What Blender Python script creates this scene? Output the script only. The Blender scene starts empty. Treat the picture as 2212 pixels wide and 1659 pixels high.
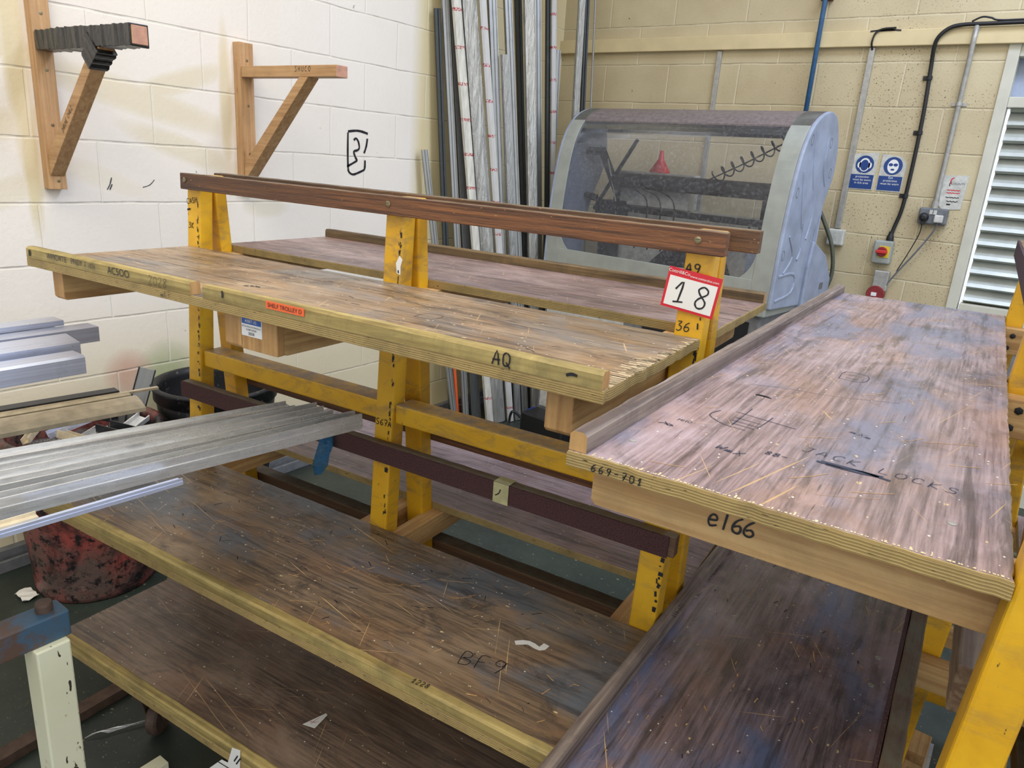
import bpy, bmesh, math, random
from mathutils import Vector, Matrix, Quaternion
random.seed(7)
sc = bpy.context.scene
COL = sc.collection
PI = math.pi

# ---------------------------------------------------------------- camera
W, H = 2212, 1659
FPX, YAW, PITCH, ROLL = 1587.27, -0.60540, 0.29660, 0.07230
CAM = Vector((2.96405, -4.59945, 1.62))
cy, sy, cp, sp = math.cos(YAW), math.sin(YAW), math.cos(PITCH), math.sin(PITCH)
fw = Vector((sy*cp, cy*cp, -sp)); r0 = Vector((cy, -sy, 0)); u0 = r0.cross(fw)
cr, sr = math.cos(ROLL), math.sin(ROLL)
rt = r0*cr + u0*sr; up = r0*(-sr) + u0*cr
cd = bpy.data.cameras.new('camera'); cam = bpy.data.objects.new('camera', cd); COL.objects.link(cam)
m = Matrix((rt, up, -fw)).transposed().to_4x4(); m.translation = CAM
cam.matrix_world = m
cd.sensor_fit = 'HORIZONTAL'; cd.sensor_width = 36.0; cd.lens = 36.0*FPX/W
cd.clip_start = 0.02; cd.clip_end = 100
sc.camera = cam

# ---------------------------------------------------------------- world, lights, exposure
wd = bpy.data.worlds.new('world'); sc.world = wd; wd.use_nodes = True
wn = wd.node_tree; wn.nodes.clear()
wo = wn.nodes.new('ShaderNodeOutputWorld'); wb = wn.nodes.new('ShaderNodeBackground')
wb.inputs[0].default_value = (0.90, 0.94, 1.0, 1); wb.inputs[1].default_value = 0.92
wn.links.new(wb.outputs[0], wo.inputs[0])
def area(name, loc, size, energy, color, rot=(0,0,0), spread=PI):
    l = bpy.data.lights.new(name, 'AREA'); l.shape = 'RECTANGLE'; l.size, l.size_y = size
    l.energy = energy; l.color = color; l.spread = spread
    o = bpy.data.objects.new(name, l); COL.objects.link(o); o.location = loc; o.rotation_euler = rot
    return o
area('rooflight_near', (3.6, -1.75, 4.40), (2.6, 1.0), 85, (0.66, 0.76, 1.0))
area('rooflight_far', (6.6, -2.2, 4.40), (2.4, 1.6), 60, (0.66, 0.76, 1.0))
area('ceiling_lamp_light', (2.0, -4.4, 4.30), (1.6, 2.6), 62, (1.0, 0.92, 0.80))
area('ceiling_lamp_light', (4.6, -6.2, 4.30), (3.0, 2.0), 52, (1.0, 0.95, 0.88))
sc.view_settings.view_transform = 'Standard'; sc.view_settings.look = 'None'
sc.view_settings.gamma = 1; sc.view_settings.use_curve_mapping = False
sc.view_settings.exposure = 0.55

# ---------------------------------------------------------------- material helpers
def s2l(c):
    return tuple(((x/255)/12.92 if x/255 <= 0.04045 else ((x/255+0.055)/1.055)**2.4) for x in c) + (1,)
class NT:
    def __init__(s, name):
        s.m = bpy.data.materials.new(name); s.m.use_nodes = True
        s.t = s.m.node_tree; s.t.nodes.clear()
        s.out = s.n('ShaderNodeOutputMaterial'); s.b = s.n('ShaderNodeBsdfPrincipled')
        s.l(s.b.outputs[0], s.out.inputs[0])
        s.tc = s.n('ShaderNodeTexCoord')
    def n(s, k, **kw):
        x = s.t.nodes.new(k)
        for a, v in kw.items(): setattr(x, a, v)
        return x
    def l(s, a, b): s.t.links.new(a, b)
    def obj(s): return s.tc.outputs['Object']
    def map(s, scale=(1,1,1), loc=(0,0,0), rot=(0,0,0), src=None):
        x = s.n('ShaderNodeMapping'); x.inputs['Scale'].default_value = scale
        x.inputs['Location'].default_value = loc; x.inputs['Rotation'].default_value = rot
        s.l(src or s.obj(), x.inputs[0]); return x.outputs[0]
    def noise(s, vec=None, scale=5, detail=4, rough=0.55, dist=0.0):
        x = s.n('ShaderNodeTexNoise'); x.inputs['Scale'].default_value = scale
        x.inputs['Detail'].default_value = detail; x.inputs['Roughness'].default_value = rough
        x.inputs['Distortion'].default_value = dist
        s.l(vec or s.obj(), x.inputs['Vector']); return x.outputs['Fac']
    def ramp(s, fac, a, b, c0=(0,0,0,1), c1=(1,1,1,1), mode='LINEAR'):
        x = s.n('ShaderNodeValToRGB'); e = x.color_ramp.elements
        x.color_ramp.interpolation = mode
        e[0].position = a; e[0].color = c0; e[1].position = b; e[1].color = c1
        s.l(fac, x.inputs[0]); return x.outputs[0]
    def mix(s, fac, a, b, mode='MIX'):
        x = s.n('ShaderNodeMix', data_type='RGBA', blend_type=mode)
        if isinstance(fac, (int, float)): x.inputs[0].default_value = fac
        else: s.l(fac, x.inputs[0])
        for i, v in ((6, a), (7, b)):
            if isinstance(v, tuple): x.inputs[i].default_value = v
            else: s.l(v, x.inputs[i])
        return x.outputs[2]
    def math(s, op, a, b=None, c=None, clamp=False):
        x = s.n('ShaderNodeMath', operation=op); x.use_clamp = clamp
        for i, v in enumerate((a, b, c)):
            if v is None: continue
            if isinstance(v, (int, float)): x.inputs[i].default_value = v
            else: s.l(v, x.inputs[i])
        return x.outputs[0]
    def sep(s, src=None):
        x = s.n('ShaderNodeSeparateXYZ'); s.l(src or s.obj(), x.inputs[0]); return x.outputs
    def comb(s, x_, y_, z_):
        x = s.n('ShaderNodeCombineXYZ')
        for i, v in enumerate((x_, y_, z_)):
            if isinstance(v, (int, float)): x.inputs[i].default_value = v
            else: s.l(v, x.inputs[i])
        return x.outputs[0]
    def bump(s, h, strength=0.3, dist=0.01, prev=None):
        x = s.n('ShaderNodeBump'); x.inputs['Strength'].default_value = strength
        x.inputs['Distance'].default_value = dist; s.l(h, x.inputs['Height'])
        if prev: s.l(prev, x.inputs['Normal'])
        return x.outputs[0]
    def set(s, color=None, rough=None, metal=None, normal=None, spec=None, **kw):
        for k, v in (('Base Color', color), ('Roughness', rough), ('Metallic', metal), ('Normal', normal), ('Specular IOR Level', spec)):
            if v is None: continue
            if isinstance(v, (int, float, tuple)): s.b.inputs[k].default_value = v
            else: s.l(v, s.b.inputs[k])
        for k, v in kw.items(): s.b.inputs[k].default_value = v
        return s.m

def plain(name, rgb, rough=0.6, metal=0.0, var=0.12, vs=30, bump=0.0):
    t = NT(name); c = s2l(rgb); d = tuple(x*(1-var*2.2) for x in c[:3])+(1,)
    n = t.noise(scale=vs, detail=5)
    col = t.mix(t.ramp(n, .35, .65), d, c)
    nm = t.bump(n, bump, 0.004) if bump else None
    return t.set(color=col, rough=rough, metal=metal, normal=nm)

def dusttop(t):
    """settled dust: lies on faces that look up"""
    g = t.n('ShaderNodeNewGeometry'); nz = t.sep(g.outputs['Normal'])[2]
    return t.math('MULTIPLY', t.ramp(nz, .6, .95), t.ramp(t.noise(t.map((14, 14, 14)), 1.4, 6, .7), .30, .60))
def m_board(name, base, dark, light, tan, along='x', tanamt=0.5, rough=0.36, seed=0.0, stain=0.5, bluish=None):
    """worn film faced plywood: fine grain, stains, scratches to bare wood, paint flecks"""
    t = NT(name)
    gs = (1.2, 60, 60) if along == 'x' else (60, 1.2, 60)
    gs2 = (6, 160, 160) if along == 'x' else (160, 6, 160)
    L = (seed, seed*1.7, 0)
    grain = t.noise(t.map(gs2, L), 1.0, 6, .7)
    dk_ = tuple(int(x*.80) for x in dark)
    col = t.mix(t.ramp(grain, .34, .64), s2l(dk_), s2l(base))
    big = t.noise(t.map((2.2, 3.0, 1), L), 1.6, 6, .62, .6)
    col = t.mix(t.ramp(big, .47, .66), col, t.mix(t.ramp(grain, .3, .7), s2l(base), s2l(light)))
    warm = t.noise(t.map((3.1, 5.2, 1), (seed+4, 2, 0)), 1.3, 5, .6, .4)
    col = t.mix(t.math('MULTIPLY', t.ramp(warm, .50, .70), .55), col, s2l(tan))
    if bluish:  # cool-toned patches; on the right trolley's boards they stand for bluish sheen
        bl = t.noise(t.map((2.0, 3.6, 1), (seed+9, 5, 0)), 1.4, 5, .6, .5)
        col = t.mix(t.math('MULTIPLY', t.ramp(bl, .48, .62), .85), col, s2l(bluish))
    st = t.noise(t.map((5, 9, 1), (seed+1, 3, 0)), 1.2, 8, .72, 1.0)
    col = t.mix(t.math('MULTIPLY', t.ramp(st, .52, .64), stain), col, s2l((34, 34, 38)))
    # coarse darker streaks with the grain
    sk = t.noise(t.map((2.5, 34, 1) if along == 'x' else (34, 2.5, 1), (seed+6, 1, 0)), 1.4, 6, .7, .3)
    col = t.mix(t.math('MULTIPLY', t.ramp(sk, .53, .64), .6), col, s2l((52, 46, 44)))
    # scratches exposing bare wood, three directions
    for k, (rot, sc_, th) in enumerate((((0,0,.25), (3.2, 230, 1), .735), ((0,0,1.1), (4, 210, 1), .75), ((0,0,-.5), (5, 240, 1), .75))):
        v = t.map((1,1,1), (seed+k*3.3, k*1.9, 0), rot)
        v2 = t.map(sc_, (0,0,0), (0,0,0), v)
        f = t.noise(v2, 1.0, 2, .5)
        col = t.mix(t.math('MULTIPLY', t.ramp(f, th-.02, th), tanamt), col, s2l((205, 170, 118)))
    dk = t.noise(t.map((9, 150, 1), (seed, 7, 0), (0, 0, -.2)), 1.0, 2, .5)
    col = t.mix(t.math('MULTIPLY', t.ramp(dk, .73, .76), .6), col, s2l((30, 28, 30)))
    # chips and flecks
    vo = t.n('ShaderNodeTexVoronoi'); vo.inputs['Scale'].default_value = 42
    t.l(t.map((1, 1.8, 1), L, (0, 0, .3)), vo.inputs['Vector'])
    sel = t.math('GREATER_THAN', t.sep(vo.outputs['Color'])[0], .78)
    sz = t.math('MULTIPLY', t.sep(vo.outputs['Color'])[1], .20)
    f = t.math('MULTIPLY', t.math('LESS_THAN', vo.outputs['Distance'], sz), sel)
    f = t.math('MULTIPLY', f, t.ramp(t.noise(scale=260, detail=2), .46, .50))
    col = t.mix(t.math('MULTIPLY', f, min(1, tanamt*1.3)), col, s2l((214, 190, 142)))
    vo = t.n('ShaderNodeTexVoronoi'); vo.inputs['Scale'].default_value = 95
    t.l(t.map((1, 1.4, 1), (seed, 3, 0)), vo.inputs['Vector'])
    sel = t.math('GREATER_THAN', t.sep(vo.outputs['Color'])[0], .94)
    f = t.math('MULTIPLY', t.math('LESS_THAN', vo.outputs['Distance'], .17), sel)
    col = t.mix(f, col, s2l((215, 212, 205)))
    rg = t.ramp(t.noise(t.map((30, 30, 1), L), 1, 5), .3, .7, (rough-.06,)*3+(1,), (rough+.14,)*3+(1,))
    hh = t.math('ADD', t.math('MULTIPLY', grain, .5), t.math('MULTIPLY', t.noise(t.map(gs, L), 1, 3), .5))
    return t.set(color=col, rough=rg, normal=t.bump(hh, .35, .0012), spec=.6)

def m_pine(name, a, b, along='x', dirt=0.4, rough=0.6, seed=0.0, dirtcol=(70, 62, 50), knots=True):
    t = NT(name); L = (seed, seed*.7, seed*1.3)
    s = {'x': (1.5, 40, 40), 'y': (40, 1.5, 40), 'z': (40, 40, 1.5)}[along]
    g = t.noise(t.map(s, L), 1.4, 5, .6, .8)
    col = t.mix(t.ramp(g, .38, .62), s2l(b), s2l(a))
    s3 = {'x': (3, 230, 230), 'y': (230, 3, 230), 'z': (230, 230, 3)}[along]
    fi = t.noise(t.map(s3, L), 1, 3)
    col = t.mix(t.math('MULTIPLY', t.ramp(fi, .5, .7), .35), col, s2l(b))
    if knots:
        vo = t.n('ShaderNodeTexVoronoi'); vo.inputs['Scale'].default_value = 4.0
        t.l(t.map({'x': (1, 2.5, 2.5), 'y': (2.5, 1, 2.5), 'z': (2.5, 2.5, 1)}[along], L), vo.inputs['Vector'])
        k = t.ramp(vo.outputs['Distance'], .03, .09, (1,1,1,1), (0,0,0,1))
        col = t.mix(t.math('MULTIPLY', k, .7), col, s2l((96, 60, 34)))
    d = t.noise(t.map((7, 7, 7), L), 1.6, 8, .7, .5)
    col = t.mix(t.math('MULTIPLY', t.ramp(d, .45, .68), dirt), col, s2l(dirtcol))
    return t.set(color=col, rough=rough, normal=t.bump(fi, .25, .0012))

def m_plyedge(name, z0, pitch=.0032, a=(188, 166, 108), b=(146, 122, 74), dirt=.4, seed=0.):
    t = NT(name); z = t.sep()[2]
    wob = t.math('MULTIPLY', t.noise(t.map((6, 6, 6), (seed, 0, 0)), 1, 3), .0022)
    ph = t.math('SINE', t.math('MULTIPLY', t.math('ADD', t.math('SUBTRACT', z, z0), wob), 2*PI/pitch))
    col = t.mix(t.ramp(ph, .35, .65), s2l(b), s2l(a))
    fi = t.noise(t.map((40, 40, 300), (seed, 0, 0)), 1, 4, .6)
    col = t.mix(t.math('MULTIPLY', t.ramp(fi, .45, .7), .55), col, s2l((150, 124, 74)))
    d = t.noise(t.map((8, 8, 8), (seed, 1, 0)), 1.5, 7, .7, .4)
    col = t.mix(t.math('MULTIPLY', t.ramp(d, .45, .68), dirt), col, s2l((66, 60, 44)))
    vo = t.noise(t.map((70, 70, 500), (seed, 2, 0)), 1, 1)
    col = t.mix(t.ramp(vo, .71, .73), col, s2l((50, 28, 20)))
    return t.set(color=col, rough=.7, normal=t.bump(ph, .18, .0008))

def m_yellow(name='yellow_paint', base=(234, 184, 34), chips=.5, seed=0., dirt=.35):
    t = NT(name)
    n = t.noise(t.map((9, 9, 9), (seed,)*3), 1.3, 6, .65, .3)
    col = t.mix(t.ramp(n, .35, .7), s2l((214, 160, 26)), s2l(base))
    d = t.noise(t.map((5, 5, 14), (seed+2,)*3), 1.6, 7, .75, .5)
    col = t.mix(t.math('MULTIPLY', t.ramp(d, .50, .70), dirt), col, s2l((112, 100, 82)))
    c = t.noise(t.map((55, 55, 22), (seed+5,)*3), 1.0, 6, .75)
    col = t.mix(t.math('MULTIPLY', t.ramp(c, .655, .675), min(1, chips*1.7)), col, s2l((34, 42, 34)))
    col = t.mix(t.math('MULTIPLY', dusttop(t), .8), col, s2l((122, 114, 110)))
    return t.set(color=col, rough=.42, normal=t.bump(c, .15, .001))

def m_wall(name, axis, back=False):
    t = NT(name); s = t.sep()
    y = s[1] if axis == 'y' else s[0]
    shift = .214 if axis == 'y' else .3543
    z = s[2]
    wv = t.math('MULTIPLY', t.math('SUBTRACT', t.noise(scale=3.5, detail=3), .5), .012)
    yy = t.math('ADD', t.math('SUBTRACT', y, shift), wv); zz = t.math('ADD', z, wv)
    br = t.n('ShaderNodeTexBrick'); br.offset = .5; br.offset_frequency = 2; br.squash = 1
    t.l(t.comb(yy, zz, 0), br.inputs['Vector'])
    for k, v in (('Scale', 1), ('Mortar Size', .0060), ('Mortar Smooth', .6), ('Brick Width', .45), ('Row Height', .225)): br.inputs[k].default_value = v
    br.inputs['Color1'].default_value = (1,1,1,1); br.inputs['Color2'].default_value = (1,1,1,1); br.inputs['Mortar'].default_value = (0,0,0,1)
    mort = br.outputs['Fac']
    cream = s2l((203, 189, 152)) if back else s2l((222, 207, 162))
    pit = t.noise(scale=85 if back else 55, detail=4, rough=.6)
    if back:
        col = t.mix(t.ramp(t.noise(scale=2.2, detail=5), .35, .7), s2l((184, 168, 132)), cream)
        hole = t.noise(scale=120, detail=2, rough=.4)
        lowx = t.ramp(y, .25/4, 2.4/4)
        reg = t.math('MULTIPLY', t.ramp(t.noise(scale=2.6, detail=2), .40, .62), t.ramp(t.math('DIVIDE', y, 4.), .35, .5))
        col = t.mix(t.math('MULTIPLY', t.ramp(hole, .64, .67), t.math('ADD', reg, .12)), col, s2l((92, 78, 56)))
        big = t.noise(scale=26, detail=3, rough=.5)
        col = t.mix(t.ramp(big, .735, .75), col, s2l((58, 52, 40)))
    else:
        white = s2l((244, 237, 226))
        # sprayed white over cream: cream remains in the corner strip, low down and as overspray shadows round the brackets
        # (centre y, centre z, half length, half height, tilt, strength)
        blobs = [(-3.41, 1.90, .040, .42, 0, .85), (-3.395, 1.50, .03, .26, 0, .85), (-3.44, 1.62, .16, .05, .25, .45),
                 (-3.43, 1.86, .15, .045, -.2, .6), (-2.99, 1.74, .42, .06, -.22, .5), (-2.82, 1.82, .24, .045, .35, .5),
                 (-2.80, 1.56, .28, .05, -.30, .45), (-2.61, 1.78, .03, .30, 0, .7), (-3.17, 1.45, .2, .04, -.35, .2),
                 (-2.42, 1.33, .12, .05, 0, .35), (-3.5, 1.38, .2, .05, .3, .35)]
        acc = None
        nz = t.math('MULTIPLY', t.math('SUBTRACT', t.noise(scale=7, detail=4), .5), .5)
        for (by, bz, ry, rz, a, st) in blobs:
            dy = t.math('SUBTRACT', y, by); dz = t.math('SUBTRACT', z, bz)
            ca, sa = math.cos(a), math.sin(a)
            p = t.math('DIVIDE', t.math('ADD', t.math('MULTIPLY', dy, ca), t.math('MULTIPLY', dz, sa)), ry)
            q = t.math('DIVIDE', t.math('SUBTRACT', t.math('MULTIPLY', dz, ca), t.math('MULTIPLY', dy, sa)), rz)
            d2 = t.math('ADD', t.math('MULTIPLY', p, p), t.math('MULTIPLY', q, q))
            f = t.math('MULTIPLY', t.math('SUBTRACT', 1.35, t.math('ADD', d2, nz), clamp=True), st)
            acc = f if acc is None else t.math('MAXIMUM', acc, f)
        strip = t.ramp(t.math('ADD', t.math('MULTIPLY', t.math('SUBTRACT', y, -1.43), 8), .5), .1, .9)
        low = t.math('MULTIPLY', t.ramp(z, .55, 1.25, (1,1,1,1), (0,0,0,1)), .75)
        acc = t.math('MAXIMUM', acc, t.math('MAXIMUM', strip, low))
        col = t.mix(acc, white, cream)
        col = t.mix(t.math('MULTIPLY', t.ramp(t.noise(scale=1.6, detail=5), .4, .7), .12), col, s2l((205, 190, 170)))
        # coloured overspray near the tubs
        for (by, bz, rr, c) in ((-2.95, .62, .16, (150, 168, 110)), (-3.12, .66, .11, (206, 150, 128))):
            dy = t.math('SUBTRACT', y, by); dz = t.math('SUBTRACT', z, bz)
            d2 = t.math('DIVIDE', t.math('ADD', t.math('MULTIPLY', dy, dy), t.math('MULTIPLY', dz, dz)), rr*rr)
            f = t.math('MULTIPLY', t.math('SUBTRACT', 1, t.math('ADD', d2, nz), clamp=True), .7)
            col = t.mix(f, col, s2l(c))
        big = t.noise(scale=24, detail=4, rough=.6)
        col = t.mix(t.math('MULTIPLY', t.ramp(big, .72, .75), .8), col, s2l((80, 76, 72)))
    # dark line of grime lying in the joints, broken up
    fz_ = t.math('ABSOLUTE', t.math('SUBTRACT', t.math('FRACT', t.math('ADD', t.math('DIVIDE', t.math('SUBTRACT', zz, .0022), .225), .5)), .5))
    hz = t.ramp(fz_, .008, .018, (1,1,1,1), (.04,.04,.04,1))
    gl = t.math('MULTIPLY', t.math('MULTIPLY', t.ramp(mort, .45, .9), hz), t.ramp(t.noise(scale=9, detail=4), .32, .60))
    col = t.mix(t.math('MULTIPLY', gl, .42), col, s2l((96, 84, 66)))
    col = t.mix(t.math('MULTIPLY', t.math('SUBTRACT', mort, gl, clamp=True), .35), col, s2l((232, 222, 190)) if back else s2l((244, 238, 222)))
    hgt = t.math('SUBTRACT', 1, mort)
    nm = t.bump(hgt, .5 if back else .42, .006)
    nm = t.bump(pit, .45 if back else .5, .0028, nm)
    return t.set(color=col, rough=.72, normal=nm)

def m_alu(name, rgb=(205, 208, 212), rough=.36, along='y', metal=.62, seed=0.):
    t = NT(name)
    s = {'x': (2, 260, 260), 'y': (260, 2, 260), 'z': (260, 260, 2)}[along]
    n = t.noise(t.map(s, (seed,)*3), 1, 4)
    d = t.noise(scale=14, detail=6, rough=.7)
    c = s2l(rgb); c2 = tuple(x*.78 for x in c[:3])+(1,)
    col = t.mix(t.ramp(n, .3, .7), c2, c)
    col = t.mix(t.math('MULTIPLY', t.ramp(d, .55, .75), .3), col, s2l((120, 120, 118)))
    r = t.ramp(d, .3, .7, (rough-.06,)*3+(1,), (rough+.12,)*3+(1,))
    return t.set(color=col, rough=r, metal=metal, normal=t.bump(n, .06, .0004))

def m_film(name, tint=(216, 216, 210), seed=0.):
    """crumpled clear plastic wrap over aluminium"""
    t = NT(name)
    n = t.noise(t.map((60, 60, 5), (seed,)*3), 1, 4, .6, 1.2)
    w = t.noise(t.map((140, 140, 16), (seed+3,)*3), 1, 3, .6, .8)
    col = t.mix(t.ramp(n, .30, .70), s2l((150, 150, 144)), s2l(tint))
    return t.set(color=col, rough=.16, metal=.55, normal=t.bump(t.math('ADD', n, w), .8, .006))

def m_print(name, seed=0., base=(228, 226, 214)):
    """white protective film with slanting red print"""
    t = NT(name); s = t.sep()
    n = t.noise(t.map((40, 40, 8), (seed,)*3), 1, 3)
    col = t.mix(t.ramp(n, .35, .7), s2l((190, 188, 178)), s2l(base))
    ph = t.math('FRACT', t.math('ADD', t.math('MULTIPLY', s[2], 5.5), seed))
    f = t.math('MULTIPLY', t.math('LESS_THAN', ph, .09), t.math('GREATER_THAN', t.noise(scale=180, detail=1), .50))
    col = t.mix(f, col, s2l((170, 40, 46)))
    return t.set(color=col, rough=.35, normal=t.bump(n, .5, .004))

def m_floor():
    t = NT('floor_paint')
    n = t.noise(scale=2.5, detail=6, rough=.65)
    col = t.mix(t.ramp(n, .35, .7), s2l((34, 42, 38)), s2l((58, 68, 60)))
    f = t.noise(scale=38, detail=5, rough=.7)
    reg = t.ramp(t.noise(scale=1.3, detail=3), .40, .62)
    col = t.mix(t.math('MULTIPLY', t.ramp(f, .63, .66), reg), col, s2l((150, 144, 120)))
    sp_ = t.noise(scale=210, detail=2)
    col = t.mix(t.ramp(sp_, .72, .74), col, s2l((190, 188, 180)))
    return t.set(color=col, rough=.45, normal=t.bump(f, .2, .002))

def m_tub(name, seed=0., red=True):
    t = NT(name)
    n = t.noise(t.map((1,1,1), (seed,)*3), 4.2, 7, .62, .6)
    col = s2l((22, 22, 24))
    if red:
        fine = t.noise(scale=36, detail=7, rough=.75)
        s = t.sep()
        zone = t.math('ADD', t.ramp(n, .40, .52), 0)
        f = t.math('MULTIPLY', zone, t.ramp(fine, .40, .50))
        col = t.mix(f, col, t.mix(t.ramp(t.noise(scale=5, detail=3), .4, .6), s2l((158, 76, 68)), s2l((104, 84, 76))))
    dust = t.noise(scale=60, detail=5)
    col = t.mix(t.math('MULTIPLY', t.ramp(dust, .6, .75), .3), col, s2l((150, 150, 146)))
    return t.set(color=col, rough=.45)

def m_mark(name, rgb, rough=.55):
    t = NT(name); return t.set(color=s2l(rgb), rough=rough)

def m_rail(name, a, b, seed=0.):
    t = NT(name); L = (seed,)*3
    g = t.noise(t.map((3, 120, 120), L), 1.2, 6, .7, .4)
    x = t.sep()[0]
    dk = t.ramp(t.math('ADD', t.math('MULTIPLY', x, .35), t.math('MULTIPLY', t.noise(t.map((1.6, 3, 3), L), 1.2, 4), .6)), .62, .98, (1,1,1,1), (0,0,0,1))
    col = t.mix(t.ramp(g, .36, .66), s2l(b), s2l(a))
    col = t.mix(t.math('MULTIPLY', dk, .6), col, s2l((64, 50, 42)))
    pit = t.noise(t.map((60, 260, 260), L), 1, 3)
    col = t.mix(t.ramp(pit, .70, .74), col, s2l((196, 150, 96)))
    col = t.mix(t.math('MULTIPLY', dusttop(t), .75), col, s2l((112, 108, 88)))
    return t.set(color=col, rough=.62, normal=t.bump(t.math('ADD', g, pit), .6, .002))

M = {}
M['wall_left'] = m_wall('painted_block_left', 'y')
M['wall_back'] = m_wall('painted_block_back', 'x', True)
M['floor'] = m_floor()
M['ceiling'] = plain('ceiling_sheet', (200, 200, 196), .8)
M['beam'] = plain('cream_gloss', (214, 196, 150), .6, vs=9, var=.05, bump=.15)
M['yellow'] = m_yellow(); M['yellow2'] = m_yellow('yellow_paint_worn', (222, 172, 36), .35, 3., .7)
M['yellow3'] = m_yellow('yellow_paint_clean', (246, 190, 20), .25, 6., .15)
M['brown_wood'] = m_rail('dark_stained_wood', (138, 90, 54), (70, 46, 34))
M['rail_top'] = m_rail('worn_brown_wood', (120, 88, 60), (78, 56, 42), 2.)
M['tan_rail'] = m_pine('old_tan_wood', (158, 136, 108), (112, 88, 66), 'x', .5, .6, 12., (84, 66, 52), False)
M['carpet'] = plain('maroon_carpet', (100, 66, 64), .95, var=.30, vs=420, bump=.9)
M['carpet2'] = plain('plum_carpet', (82, 62, 74), .95, var=.30, vs=420, bump=.9)
M['pine'] = m_pine('pine', (212, 174, 118), (178, 136, 84), 'y', .22, .6, 1.)
M['pine_e'] = m_pine('pine_end_grain', (196, 154, 98), (166, 124, 74), 'z', .25, .7, 5., (90, 70, 46), False)
M['batten'] = m_pine('green_treated_batten', (178, 158, 98), (132, 112, 62), 'x', .5, .65, 3., (72, 70, 48))
M['batten_grey'] = m_pine('grey_worn_batten', (152, 138, 126), (92, 78, 72), 'x', .5, .6, 4., (60, 52, 50))
M['batten_dark'] = m_pine('dark_old_batten', (122, 100, 66), (66, 52, 36), 'x', .5, .65, 6., (52, 48, 38))
M['edge1'] = m_plyedge('ply_edge', 0)
M['edge2'] = m_plyedge('ply_edge_grey', 0, a=(184, 172, 150), b=(140, 126, 108), dirt=.4, seed=4.)
M['under'] = plain('ply_underside', (86, 62, 44), .8)
M['top1'] = m_board('board_brown', (158, 132, 102), (112, 92, 74), (182, 160, 132), (172, 134, 90), tanamt=.8, rough=.38, seed=1., stain=.5, bluish=(128, 122, 116))
M['top1b'] = m_board('board_mauve_brown', (148, 124, 118), (106, 86, 84), (164, 142, 138), (142, 106, 86), tanamt=.5, rough=.36, seed=5., stain=.35)
M['mid1'] = m_board('board_dark_brown', (142, 118, 92), (96, 80, 64), (154, 134, 108), (150, 110, 76), tanamt=.9, rough=.36, seed=9., stain=.6, bluish=(90, 100, 110))
M['mid1b'] = m_board('board_plum_brown', (148, 124, 124), (108, 88, 90), (162, 142, 144), (142, 108, 96), tanamt=.4, rough=.36, seed=13., stain=.35)
M['low1'] = m_board('board_low_brown', (130, 108, 90), (90, 74, 62), (142, 124, 108), (132, 94, 72), tanamt=.6, rough=.42, seed=17., stain=.4)
M['top2'] = m_board('board_lilac', (168, 146, 146), (128, 108, 110), (188, 172, 180), (164, 130, 112), tanamt=.75, rough=.26, seed=21., stain=.34, bluish=(118, 122, 144))  # bluish patches paint a cool highlight into the lilac board colour
M['mid2'] = m_board('board_blue_brown', (146, 126, 128), (104, 90, 94), (152, 144, 160), (148, 108, 90), tanamt=.85, rough=.25, seed=25., stain=.4, bluish=(96, 108, 140))  # blue tone and lighter base paint reflected daylight into the colour
M['screw'] = plain('steel_screw', (150, 140, 110), .35, .8)
M['ink'] = m_mark('black_marker', (26, 26, 30)); M['ink2'] = m_mark('faded_marker', (62, 60, 66))
M['inkb'] = m_mark('blue_black_marker', (46, 52, 72))
M['alu'] = m_alu('aluminium', (226, 226, 224), .26); M['alu_b'] = m_alu('aluminium_blue_cast', (214, 222, 244), .32)
M['alu_z'] = m_alu('aluminium_upright', (168, 169, 166), .32, 'z'); M['alu_d'] = m_alu('grey_upright', (118, 120, 120), .42, 'z', .7)
M['alu_dd'] = m_alu('dark_grey_upright', (72, 76, 76), .5, 'z', .5)
M['alu_c'] = plain('champagne_profile', (222, 208, 178), .4, .3)
M['alu_w'] = plain('white_profile', (226, 226, 222), .4, .2)
M['alu_k'] = plain('anthracite_profile', (44, 46, 50), .4, .3)
M['film'] = m_film('clear_wrap'); M['film2'] = m_film('clear_wrap_grey', (188, 190, 188), 7.)
M['printA'] = m_print('printed_film', .1); M['printB'] = m_print('printed_film_grey', .5, (198, 198, 200))
M['tape'] = plain('black_tape', (34, 34, 34), .32, 0, .3, 60, .6)
M['bracket'] = m_pine('bracket_pine', (206, 166, 120), (182, 140, 96), 'z', .15, .6, 8.)
M['bracket_x'] = m_pine('bracket_pine_arm', (200, 160, 112), (172, 130, 86), 'x', .15, .6, 9.)
M['hood'] = plain('grey_moulding', (158, 162, 154), .5, 0, .07, 12, .1)
M['hood_side'] = plain('blue_grey_moulding', (156, 166, 186), .42, 0, .12, 9, .15)
M['hood_top'] = plain('grey_brown_lid', (128, 118, 118), .5, 0, .15, 50, .1)
M['dark'] = plain('dark_metal', (40, 40, 44), .5, .3, .2, 20)
M['mgrey'] = plain('machine_grey', (120, 122, 124), .55)
M['mwhite'] = plain('machine_white', (206, 204, 196), .6)
M['red'] = plain('red_plastic', (214, 50, 44), .4)
M['blue'] = plain('blue_plastic', (24, 66, 160), .4)
M['rubber'] = plain('black_rubber', (26, 26, 28), .5)
M['splinter'] = plain('bare_splinter', (222, 200, 160), .8)
M['galv'] = plain('galvanised', (176, 174, 166), .5, .4, .1, 40)
M['conduit_blue'] = plain('blue_pipe_paint', (46, 92, 132), .45)
M['box_grey'] = plain('box_grey', (112, 116, 120), .5, 0, .15, 30)
M['frame'] = plain('door_frame_paint', (202, 200, 182), .5, 0, .05, 10)
M['slat'] = plain('shutter_slat', (188, 192, 184), .35, .15, .08, 14)
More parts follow.
